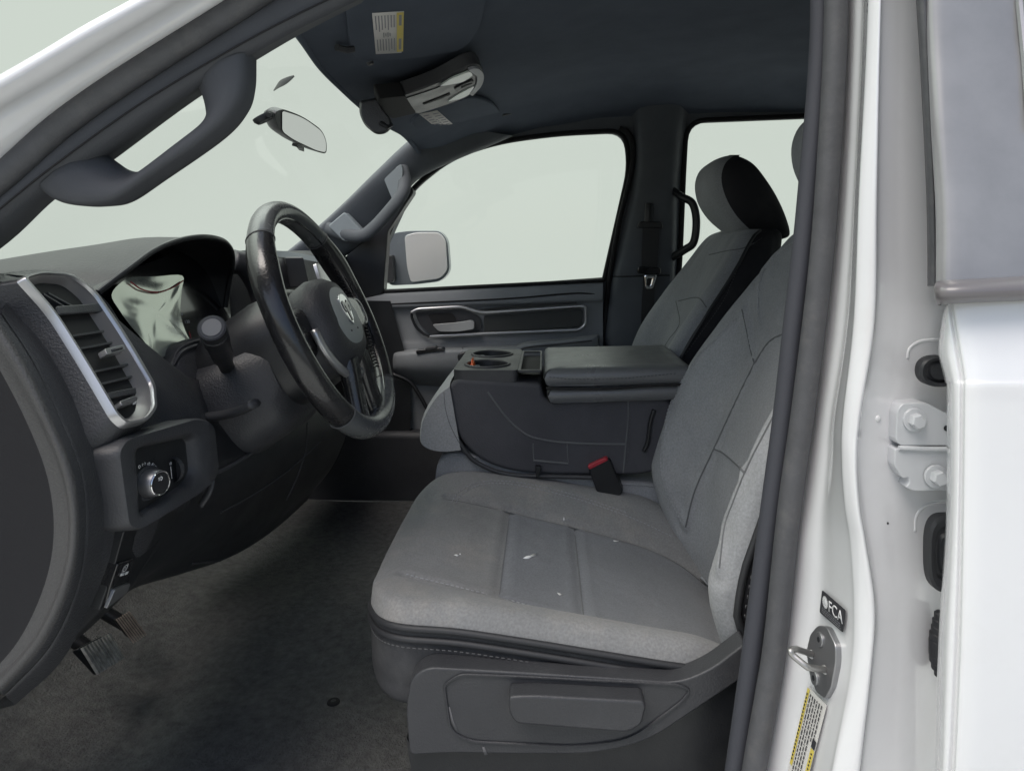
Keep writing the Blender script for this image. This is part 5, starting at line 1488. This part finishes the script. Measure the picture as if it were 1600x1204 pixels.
build(MB().tube(tr, .0015, 6, closed=True), 'valance_groove', 'plastic', ds)
lev = VQ([(794, 1088, 8), (830, 1086, 20), (1005, 1095, 8), (1010, 1103, 6), (1003, 1132, 8), (982, 1145, 14), (806, 1131, 8), (796, 1116, 8)], -.326, 6)
build(MB().slab(lev, Vector((0, .026, 0))), 'recline_lever', 'plastic2', ds, 'dark grey plastic recline handle', bevel=.0045, bseg=4)
# scuffs on the valance
for px, py, q in ((703, 1118, [(-3, -14), (0, -14), (6, 8), (14, 26), (10, 27), (2, 10)]), (757, 1172, [(-4, -6), (0, -6), (5, 6), (0, 7)])):
    mb = MB().slab([P(px + a, py + b, -.3006) for a, b in q], Vector((0, .0003, 0)))
    build(mb, 'scuff', mat('scuff_mark', (.11, .11, .115), .8), ds, 'pale scuff', smooth=0)
build(MB().box(W(-.135, -.262, -.72), .02, .03, .02), 'rail_bolt', 'steel', ds, bevel=.002)

# ---- passenger seat
ps = empty('passenger_seat', W(.12, .77, -.76), truck, 'front passenger seat in grey cloth with black sides and grey and black headrest')
bk2, _ = seat_back(.77, .02, ps)
pb2 = bvh_of(bk2)
cushion(.77, .02, ps, 'grey cloth passenger cushion behind the console')
headrest(.77, .02, ps, 'grey headrest with black sides')
stitches(pb2, [(1190, 372), (1165, 392), (1148, 430), (1130, 470), (1095, 520), (1070, 555)], 'back_stitching', 'stitchdark', ps)
seam(pb2, [(1108, 398), (1135, 392), (1160, 388), (1178, 380)], 'back_seam', 'seam', ps, .0016, -.0005)
seam(pb2, [(1056, 470), (1062, 500), (1057, 515), (1045, 530), (1030, 556)], 'back_seam', 'seam', ps, .0016, -.0005)
seam(pb2, [(1060, 470), (1090, 465), (1104, 480)], 'back_seam', 'seam', ps, .0016, -.0005)
# black piping edge on the near side
pts = []
for i in range(30):
    z = -.33 + .36 * i / 29
    for a, b in zip(BL, BL[1:]):
        if a[0] <= z <= b[0]:
            t = (z - a[0]) / (b[0] - a[0]); L = [x + (y - x) * t for x, y in zip(a, b)]; break
    pts.append(W(L[1] + .05, .77 - 1.018 * L[3], z))
build(MB().tube(pts, .004, 8), 'side_piping', 'piping', ps, smooth=0)

# ---- centre seat folded down as a console
cn = empty('center_console', W(.02, .385, -.76), truck, 'folded centre seat back used as a console')
Yn, Yf = .245, .525
side = [(693, 612, 6), (712, 592, 10), (845, 600, 6), (850, 622, 10), (864, 628, 10), (1010, 620, 20), (1052, 622, 20), (1052, 690, 20), (1030, 735, 10), (1000, 742, 10), (860, 742, 60), (800, 737, 60), (755, 722, 40), (724, 695, 40), (700, 650, 40)]
side3 = [P(a, b, Yn) for a, b in rnd(side, 10)]
mb = MB().slab(side3, Vector((0, Yf - Yn, 0)))
con = build(mb, 'console_side', 'consolefab', cn, 'dark cloth side of the console', bevel=.010, bseg=4)
cbv = bvh_of(con)
seam(cbv, [(762, 612), (775, 630), (790, 650), (808, 668), (830, 682), (870, 690), (920, 693), (978, 694)], 'console_seam', 'seam', cn, .002, 0)
seam(cbv, [(833, 692), (834, 720)], 'console_seam', 'seam', cn, .0012, 0)
seam(cbv, [(886, 692), (888, 722)], 'console_seam', 'seam', cn, .0012, 0)
seam(cbv, [(834, 719), (888, 724)], 'console_seam', 'seam', cn, .002, .0006)
seam(cbv, [(982, 622), (981, 660), (978, 694), (974, 738)], 'console_seam', 'seam', cn, .0016, .0)
stitches(cbv, [(985, 640), (983, 690), (978, 736)], 'console_stitching', 'stitchdark', cn)
build(MB().tube(cr([P(a, b, Yn - .002) for a, b in [(694, 612), (697, 640), (706, 668), (724, 700), (745, 722), (790, 740), (860, 744), (960, 746)]], 6), .0042, 8), 'console_piping', 'plastic2', cn, smooth=0)
build(MB().tube(cr([P(a, b, Yn - .004) for a, b in [(1022, 640), (1016, 660), (1012, 690), (1006, 705)]], 6), .004, 8), 'console_strap', 'black', cn, smooth=0)
# plastic clip at the foot
mb = MB().slab([P(a, b, Yn - .012) for a, b in [(836, 728), (846, 730), (842, 746), (838, 748)]], Vector((0, .02, 0)))
build(mb, 'console_clip', 'black', cn, bevel=.002)
# padded grey front of the folded seat back
fr_ = []
for Y, k in ((Yn - .006, 0), (Yn + .03, 1), (.385, 1.1), (Yf - .03, 1), (Yf, 0)):
    prof_ = [(-.178, -.262), (-.205, -.285), (-.232, -.33), (-.238, -.375), (-.222, -.392), (-.19, -.398), (-.155, -.395)]
    c_ = (-.17, -.33)
    fr_.append([W(c_[0] + (x - c_[0]) * (.90 + .1 * k), Y, c_[1] + (z - c_[1]) * (.90 + .1 * k)) for x, z in prof_])
gfr = interp(fr_, 5, 6)
mb = MB().grid(gfr); mb.cap(gfr[0]); mb.cap(gfr[-1], flip=True)
cf_ = build(mb, 'console_front', 'fabric', cn, 'padded grey cloth front of the folded seat back', smooth=50)
# cup holder tray
ty = -.245
tro = [(-.176, Yn + .004), (-.048, Yn + .004), (-.048, .505), (-.176, .505)]
th_ = [W(x, y, -.240) for x, y in rnd([(-.173, Yn + .004, .02), (-.050, Yn + .004, .012), (-.050, .52, .012), (-.173, .52, .02)], .015, 4)]
cups = [(-.130, .315, .036), (-.095, .445, .036)]
cups = [(-.112, .315, .040), (-.112, .445, .040)]
holes = [[W(x + r * math.cos(2 * math.pi * k / 32), y + r * math.sin(2 * math.pi * k / 32), -.240) for k in range(32)] for x, y, r in cups]
tray = holed(th_, holes, Vector((0, 0, -1)), .028, 'cup_tray', 'plastic2', cn, 'dark cup holder tray with two wells')
for (x, y, r) in cups:
    mb = MB()
    lp = lambda rr, z: [W(x + rr * math.cos(2 * math.pi * k / 32), y + rr * math.sin(2 * math.pi * k / 32), z) for k in range(32)]
    mb.grid([lp(r + .0, -.2405), lp(r - .001, -.25), lp(r * .86, -.305)], cv=True); mb.cap(lp(r * .86, -.305))
    build(mb, 'cup_well', 'black', cn, smooth=40)
    build(MB().tube(lp(r + .003, -.2395), .003, 8, closed=True), 'cup_rim', 'plastic2', cn, smooth=0)
    for an in (20, 140, 260):
        c = W(x + (r - .004) * math.cos(R(an)), y + (r - .004) * math.sin(R(an)), -.25)
        build(MB().box(c, .014, .018, .008, rot=Matrix.Rotation(R(an), 3, 'Z')), 'cup_finger', 'pillarlight', cn, bevel=.002)
# little bin between cups and lid
tb = [W(x, y, -.244) for x, y in rnd([(-.050, Yn + .004), (-.004, Yn + .004), (-.004, .50), (-.050, .50)], .004, 3)]
tb2 = [W(x, y, -.244) for x, y in rnd([(-.044, Yn + .016), (-.008, Yn + .016), (-.008, .49), (-.044, .49)], .004, 3)]
build(MB().ring(tb, tb2, Vector((0, 0, 1)), .003), 'bin_rim', 'plastic2', cn)
build(MB().cap([v + Vector((0, 0, -.006)) for v in tb2]), 'bin_floor', 'blackmatte', cn, smooth=0)
mb = MB().slab([W(x, y, -.250) for x, y in ((-.18, Yn), (.0, Yn), (.0, .52), (-.18, .52))], Vector((0, 0, -.02)))
# orange wrapper in the near cup
mb = MB()
l1 = [P(731, 584, .33), P(739, 583, .33), P(740, 574, .33), P(737, 560, .332), P(736, 568, .331), P(730, 572, .33)]
mb.slab(l1, Vector((.003, .012, .002)))
wr = build(mb, 'sweet_wrapper', 'orange', None, smooth=0)
tag(wr, 'small torn orange wrapper sticking out of the console cup holder', 'wrapper')
# armrest lid: two padded layers
def pad(x0, x1, y0, y1, z0, z1, r, nm, m, label, tilt=0):
    ls = []
    for f, ins in ((0, .006), (.12, .001), (.5, -.003), (.85, .001), (1, .008), (1.06, .03)):
        z = z0 + (z1 - z0) * f
        pts = rnd([(x0 + ins, y0 + ins), (x1 - ins, y0 + ins), (x1 - ins, y1 - ins), (x0 + ins, y1 - ins)], r, 6)
        ls.append([W(x, y, z + tilt * (x - x0)) for x, y in pts])
    mb = MB().grid(interp(ls, 3, 1, False, True), cv=True)
    mb = MB().grid([cr(l, 2, True) for l in ls], cv=True); mb.cap(ls[-1]); mb.cap(ls[0], flip=True)
    return build(mb, nm, m, cn, label, smooth=50)
lid = pad(.002, .28, Yn - .018, .53, -.268, -.236, .02, 'armrest_lid', 'lid', 'black grained vinyl armrest lid', .018)
pad(.008, .28, Yn - .016, .525, -.300, -.272, .02, 'armrest_base', 'lid', 'black vinyl lower half of the armrest', .03)
lb = bvh_of(lid)
stitches(lb, [(858, 589), (900, 592), (980, 590), (1060, 583)], 'lid_stitching', 'stitchdark', cn)
build(MB().tube(cr([W(.004, Yn - .019, -.270), W(.12, Yn - .020, -.270), W(.20, Yn - .020, -.264), W(.27, Yn - .020, -.262)], 6), .0025, 8), 'lid_gap', 'blackmatte', cn, smooth=0)
# lower centre cushion
ls = []
for Y, k in ((.255, 0), (.265, 1), (.385, 1), (.505, 1), (.515, 0)):
    ls.append([W(x, Y, z - (1 - k) * .008) for x, z in [(-.190, -.60), (-.205, -.52), (-.205, -.43), (-.188, -.403), (-.15, -.400), (-.02, -.425), (.12, -.450), (.25, -.475), (.27, -.60)]])
g = interp(ls, 4, 5); mb = MB().grid(g); mb.cap(g[0]); mb.cap(g[-1], flip=True)
build(mb, 'center_cushion', 'fabric', cn, 'narrow grey centre cushion under the console', smooth=50)

# ---- belt buckle between the seats
bu = empty('seat_belt_buckle', P(955, 775, .25), truck, 'black belt buckle with a red release button')
yb = .235
mb = MB().slab([P(a, b, yb) for a, b in rnd([(918, 729, 4), (952, 716, 4), (974, 768, 5), (966, 777, 5), (944, 780, 8), (932, 768, 4)], 4)], Vector((.004, .026, 0)))
build(mb, 'buckle_body', 'black', bu, 'black buckle housing', bevel=.003)
mb = MB().slab([P(a, b, yb - .001) for a, b in rnd([(917, 728, 3), (947, 714, 3), (951, 719, 3), (921, 734, 3)], 3)], Vector((.004, .026, 0)))
build(mb, 'release_button', 'red', bu, 'red release button', bevel=.002)
build(MB().tube(cr([P(a, b, .25) for a, b in [(958, 772), (972, 792), (990, 806), (1012, 812)]], 6), .012, 10, flat=.4), 'buckle_stalk', 'black', bu, smooth=0)
build(MB().box(P(985, 800, .26), .05, .03, .02, rot=Matrix.Rotation(.5, 3, 'Y')), 'buckle_anchor', 'plastic2', bu, bevel=.004)

# worn plug in the floor mat in front of the seat
fv = bvh_of(flo)
l, n = hit(fv, 521, 1097)
build(MB().disc(l, n, .011, .003, 20, chamfer=.5), 'mat_plug', 'blackmatte', flo)
build(MB().disc(l + n * .002, n, .004, .002, 14), 'mat_plug_centre', 'black', flo)
# ================================================================== PASSENGER DOOR (inner side)
M['doorp'] = mat('door_plastic', (0.21, 0.222, 0.232), 0.6, grain=350, gstr=.3, gdist=.001, var=.12)
dr = empty('passenger_door', W(-.25, 1.13, -.75), truck, 'closed passenger door with dark inner panel and satin trim')
# base panel
rows = []
for (y, Y) in [(452, 1.125), (458, 1.098), (470, 1.088), (480, 1.086), (486, 1.098), (500, 1.105), (530, 1.105), (545, 1.10), (600, 1.10), (680, 1.11), (760, 1.12)]:
    rows.append([P(x, y - (x - 590) * .045 * max(0, 1 - (y - 452) / 130), Y) for x in (500, 600, 700, 800, 900, 936, 942)])
dpn = build(MB().grid(interp(rows, 4, 4)), 'door_panel', 'doorp', dr, 'dark grey inner door panel', smooth=0)
dbv = bvh_of(dpn)
build(MB().tube(cr([P(a, b, Y) for a, b, Y in [(590, 476, 1.087), (700, 471, 1.085), (800, 466, 1.085), (870, 460, 1.085), (905, 458, 1.087), (938, 460, 1.09)]], 6), .0025, 8), 'panel_joint', 'blackmatte', dr, smooth=0)
build(MB().tube(cr([P(a, b, 1.10) for a, b in [(596, 456), (700, 450), (800, 445), (900, 440), (944, 438)]], 6), .006, 8), 'window_wiper_seal', 'blackmatte', dr, smooth=0)
# satin trim outline
def D(pts, Y): return [P(a, b, Y) for a, b in pts]
build(MB().tube([v for v in D(rnd([(643, 488, 1), (652, 483, 6), (722, 479, 10), (752, 489, 12), (908, 478, 6), (915, 480, 5), (915, 508, 8), (905, 515, 8), (760, 521, 20), (672, 526, 1)], 5, 4), 1.082)], .0050, 8, flat=.7), 'trim_strip', 'silver', dr, 'satin silver outline of the door insert', smooth=0)
build(MB().tube(cr(D([(643, 488), (644, 497), (650, 510), (660, 520), (672, 526)], 1.088), 5), .004, 8), 'trim_dark_line', 'black', dr, smooth=0)  # dark line round the front end of the trim outline
rec = D(rnd([(648, 488, 4), (722, 484, 8), (750, 494, 8), (753, 518, 8), (674, 523, 10), (656, 508, 10)], 5), 1.092)
build(MB().slab(rec, Vector((0, .012, 0))), 'handle_recess', 'plastic2', dr, smooth=20)
rec = D(rnd([(668, 491, 4), (706, 488, 6), (714, 500, 5), (712, 516, 5), (684, 518, 8)], 5), 1.088)
build(MB().slab(rec, Vector((0, .01, 0))), 'handle_pocket', 'blackmatte', dr, smooth=20)
ins = D(rnd([(756, 494, 3), (905, 483, 5), (910, 485, 4), (909, 507, 6), (903, 511, 6), (756, 519, 3)], 4), 1.090)
build(MB().slab(ins, Vector((0, .012, 0))), 'door_insert', mat('olive_grey_insert', (.052, .054, .052), .75, grain=350, gstr=.3, gdist=.001, var=.15), dr, 'long dark padded insert', bevel=.002)
hd_ = D(rnd([(675, 507, 4), (712, 504, 8), (737, 500, 3), (741, 502, 3), (741, 514, 4), (716, 518, 8), (686, 518, 5)], 4), 1.070)
build(MB().slab(hd_, Vector((0, .012, 0))), 'door_handle', 'silver', dr, 'satin silver inner door handle', bevel=.004)
# upper black speaker slot
sl_ = D(rnd([(748, 484, 3), (898, 465, 3), (902, 469, 3), (900, 474, 2), (765, 484, 3)], 3), 1.090)
build(MB().slab(sl_, Vector((0, .012, 0))), 'trim_slot', 'black', dr, smooth=20)
# armrest and switch pack
ar = []
for x, y0, y1, Y in [(612, 555, 580, 1.09), (622, 552, 585, 1.05), (660, 548, 590, 1.03), (720, 546, 592, 1.03), (728, 546, 590, 1.025), (800, 543, 588, 1.03), (870, 536, 580, 1.045), (930, 530, 570, 1.07)]:
    ar.append([P(x, y0 - 4, 1.10), P(x, y0, Y + .01), P(x, y0 + 8, Y), P(x, (y0 + y1) / 2 + 6, Y + .004), P(x, y1, Y + .03), P(x, y1 + 12, 1.10)])
build(MB().grid(interp(ar, 5, 4)), 'armrest', 'doorp', dr, 'dark door armrest', smooth=0)
pdq = D(rnd([(714, 554, 6), (722, 550, 4), (796, 546, 5), (800, 552, 4), (799, 562, 5), (716, 566, 5)], 4), 1.018)
build(MB().slab(pdq, Vector((0, .03, 0))), 'armrest_pad', 'black', dr, 'black padded armrest top', bevel=.005)
pk = []
for x, y0, y1, Y in [(782, 556, 580, 1.09), (800, 546, 580, 1.04), (820, 537, 580, 1.035), (860, 533, 578, 1.035), (900, 529, 576, 1.04), (932, 525, 572, 1.05), (936, 525, 572, 1.09)]:
    pk.append([P(x, y0 - 3, 1.09), P(x, y0, Y + .008), P(x, y0 + 6, Y), P(x, y0 + 16, Y + .003), P(x, y1, Y + .01)])
build(MB().grid(interp(pk, 4, 4)), 'door_pocket', 'doorp', dr, 'dark moulded door pocket', smooth=0)
build(MB().tube(cr(D([(800, 553), (822, 543), (870, 538), (925, 532)], 1.03), 5), .0022, 8), 'pocket_line', 'plastic2', dr, smooth=0)
swp = D(rnd([(650, 547, 2), (692, 543, 2), (695, 548, 2), (650, 553, 2)], 3), 1.026)
build(MB().slab(swp, Vector((0, .03, 0))), 'window_switch', 'gloss', dr, 'window switch in the armrest', bevel=.002)
swk = D(rnd([(664, 543, 2), (682, 541, 2), (683, 545, 2), (665, 548, 2)], 3), 1.024)
build(MB().slab(swk, Vector((0, .02, 0))), 'switch_rocker', 'plastic2', dr, bevel=.002)
# kick panel ahead of the door
rows = [[P(a, b, 1.08) for a, b in r] for r in [[(380, 480), (500, 470), (610, 470)], [(380, 600), (500, 590), (640, 590)], [(400, 720), (500, 720), (640, 720)], [(400, 830), (500, 830), (640, 830)]]]
build(MB().grid(interp(rows, 3, 3)), 'kick_panel', 'black', dr, smooth=0)
build(MB().tube(cr(D([(612, 584), (640, 596), (656, 618), (668, 640)], 1.06), 5), .006, 8), 'door_seal', 'black', dr, smooth=0)

# ================================================================== DOOR MIRROR
dm = empty('door_mirror', P(650, 440, 1.35), truck, 'passenger door mirror outside the window')
mo_ = [(600, 392, 16), (610, 364, 12), (640, 360, 10), (688, 360, 10), (700, 374, 10), (704, 424, 14), (690, 440, 12), (650, 445, 10), (606, 447, 10)]
ls = []
cm = P(652, 403, 1.40)
for k, dy, dx in ((.93, .10, -.03), (1, .07, -.02), (1, .03, 0), (.98, .0, .0)):
    ls.append([cm + (P(a, b, 1.40) - cm) * k + Vector((dx, dy, 0)) for a, b in rnd(mo_, 10)])
mb = MB().grid(ls, cv=True); mb.cap(ls[0], flip=True); mb.cap(ls[-1])
build(mb, 'mirror_housing', mat('grey_mirror_shell', (.16, .18, .20), .35, coat=.3), dm, 'dark grey mirror housing', smooth=50)
mg = [P(a, b, 1.388) for a, b in rnd([(632, 368, 6), (650, 363, 8), (686, 363, 9), (696, 374, 9), (699, 422, 10), (688, 435, 10), (642, 441, 4), (636, 420, 20)], 6)]
build(MB().slab(mg, Vector((0, .008, 0))), 'mirror_glass', mat('reflection_pale_glass', (.66, .66, .66), .2, metal=.1), dm, 'mirror glass coloured pale for its reflection', bevel=.002)  # bright reflection put in as a pale, nearly matt colour
build(MB().slab([P(a, b, 1.36) for a, b in rnd([(598, 400, 4), (613, 398, 4), (616, 440, 4), (598, 444, 4)], 4)], Vector((0, .10, 0))), 'mirror_arm', 'plastic', dm, bevel=.006)

# ================================================================== OVERHEAD
# driver's sun visor with warning label
vpl2 = (W(-.30, 0, .328), Vector((.33, 0, -1)).normalized())
vs = empty('sun_visor', PL(640, 50, vpl2), truck, "driver's folded dark sun visor with a warning label")
sh = [PL(a, b, vpl2) for a, b in rnd([(505, -60, 20), (537, -10, 20), (542, 30, 30), (549, 84, 16), (562, 96, 12), (650, 92, 30), (728, 78, 30), (752, 40, 30), (770, -60, 10)], 12)]
build(MB().slab(sh, -vpl2[1] * .014), 'visor_pad', 'head', vs, 'dark cloth visor pad', bevel=.005)
def warn(quad, pl, parent, nm='warning_label'):
    a, b, c = [PL(*q, pl, .0012) for q in (quad[0], quad[1], quad[3])]
    pts = [PL(*q, pl, .0012) for q in quad]
    n = pl[1]
    lab = build(MB().slab(pts, -n * .0006), nm, 'paper', parent, 'white warning label with a yellow band', smooth=0)
    build(quadmarks(a, b, c, [(.76, .01, .99, .99)], n, .0005), 'label_band', 'yellow', parent, smooth=0)
    rects = []
    random.seed(11)
    for k in range(7):
        x = .07 + k * .098
        for (v0, v1) in ((.05, random.uniform(.32, .42)), (.60, random.uniform(.86, .95))):
            rects.append((x, v0, x + .035, v1))
    for (v0, v1) in ((.06, .30), (.62, .92)): rects.append((.83, v0, .92, v1))
    for k in range(4): rects.append((.30 + k * .07, .44 + .02 * (k % 2), .335 + k * .07, .56 - .02 * (k % 2)))
    build(quadmarks(a, b, c, rects, n, .0009), 'label_print', 'inkgrey', parent, smooth=0)
warn([(581, 20), (631, 17), (627, 82), (587, 84)], vpl2, vs)
build(MB().disc(PL(577, 94, vpl2, .004), vpl2[1], .006, .005, 14), 'visor_clip', 'plastic2', vs)
l_, n2 = hit(hb, 540, 76)
build(MB().tube([PL(526, 74, vpl2, .0), PL(540, 75, vpl2, .004), PL(552, 73, vpl2, .004)], .006, 10), 'visor_pivot', 'plastic2', vs)
# passenger's visor
vpl3 = (W(-.285, .75, .335), Vector((.30, 0, -1)).normalized())
vs2 = empty('sun_visor', PL(720, 200, vpl3), truck, "passenger's folded dark sun visor with a warning label")
sh = [PL(a, b, vpl3) for a, b in rnd([(640, 194, 6), (655, 178, 10), (735, 152, 20), (770, 160, 20), (792, 188, 14), (786, 204, 16), (700, 215, 30), (668, 214, 10)], 12)]
build(MB().slab(sh, -vpl3[1] * .012), 'visor_pad', 'head', vs2, 'dark cloth visor pad', bevel=.005)
warn([(683, 172), (718, 203), (691, 207), (655, 178)], vpl3, vs2)
build(MB().tube([PL(785, 177, vpl3, .004), PL(800, 174, vpl3, .004), PL(815, 170, vpl3, .004)], .005, 8), 'visor_pivot', 'plastic2', vs2)
# overhead console
opl = (W(-.285, .38, .300), Vector((.36, 0, -1)).normalized())
oc = empty('overhead_console', PL(700, 150, opl), truck, 'overhead console with two pale dome lamps')
osh = [(628, 150, 8), (680, 132, 30), (730, 104, 20), (748, 100, 14), (757, 112, 12), (754, 132, 12), (735, 150, 20), (700, 164, 40), (650, 180, 6)]
build(MB().slab([PL(a, b, opl) for a, b in rnd(osh, 10)], -opl[1] * .03), 'console_body', 'plastic2', oc, 'dark rim of the overhead console', bevel=.004)
def OP(pts, off=.002, r=6): return [PL(a, b, opl, off) for a, b in rnd(pts, r)]
build(MB().slab(OP([(632, 153, 2), (680, 138, 20), (738, 112, 10), (745, 128, 10), (728, 146, 14), (698, 160, 20), (648, 174, 2)]), -opl[1] * .004), 'console_panel', 'black', oc, 'dark panel between the lamps', bevel=.001)
build(MB().slab(OP([(729, 106, 4), (745, 101, 10), (756, 112, 10), (753, 130, 10), (737, 147, 6), (732, 144, 6), (744, 128, 10), (744, 114, 10)], .006, 4), -opl[1] * .006), 'console_end', mat('satin_grey_end', (.26, .27, .29), .5), oc, 'satin grey rounded end of the console', bevel=.001)
for sh in ([(685, 132, 2), (702, 120, 12), (733, 108, 5), (739, 114, 4), (722, 126, 8)], [(698, 156, 2), (712, 146, 12), (740, 131, 4), (741, 139, 6), (722, 151, 10)]):
    build(MB().slab(OP(sh, .005, 3), -opl[1] * .004), 'dome_lens', 'lens', oc, 'pale dome lamp lens', bevel=.0015)
for sh in ([(708, 136), (720, 129), (738, 122), (741, 128), (725, 134), (712, 141)],):
    build(MB().slab(OP(sh, .006, 4), -opl[1] * .004), 'console_switch', 'plastic', oc, bevel=.001)
mb = MB().slab(OP([(719, 131), (736, 125), (736, 127), (719, 134)], .0066, 1), -opl[1] * .001)
build(mb, 'switch_line', 'blackmatte', oc, smooth=0)
build(MB().slab(OP([(659, 160), (690, 148), (702, 143), (703, 146), (690, 152), (662, 162)], .0032, 2), -opl[1] * .002), 'console_slot', 'blackmatte', oc, smooth=0)
build(MB().slab(OP([(590, 152, 4), (632, 148, 3), (650, 175, 3), (612, 184, 6), (592, 172, 6)], .003, 4), -opl[1] * .03), 'console_cover', 'blackmatte', oc, 'black forward cover of the console', bevel=.003)
# camera housing by the windscreen
ls = []
for Y, k in ((.345, .86), (.355, 1), (.40, 1), (.42, .86)):
    c_ = P(584, 182, Y)
    ls.append([c_ + (P(a, b, Y) - c_) * k for a, b in rnd([(562, 158, 4), (590, 152, 6), (596, 168, 8), (610, 184, 6), (614, 197, 6), (604, 209, 8), (588, 211, 8), (569, 196, 10), (561, 176, 8)], 6)])
mb = MB().grid(ls, cv=True); mb.cap(ls[0]); mb.cap(ls[-1], flip=True)
build(mb, 'sensor_housing', 'plastic', oc, 'dark sensor housing at the top of the windscreen', smooth=40)
build(MB().tube([P(594, 192, .345), P(606, 199, .345), P(612, 194, .35)], .005, 8), 'sensor_clip', 'black', oc)
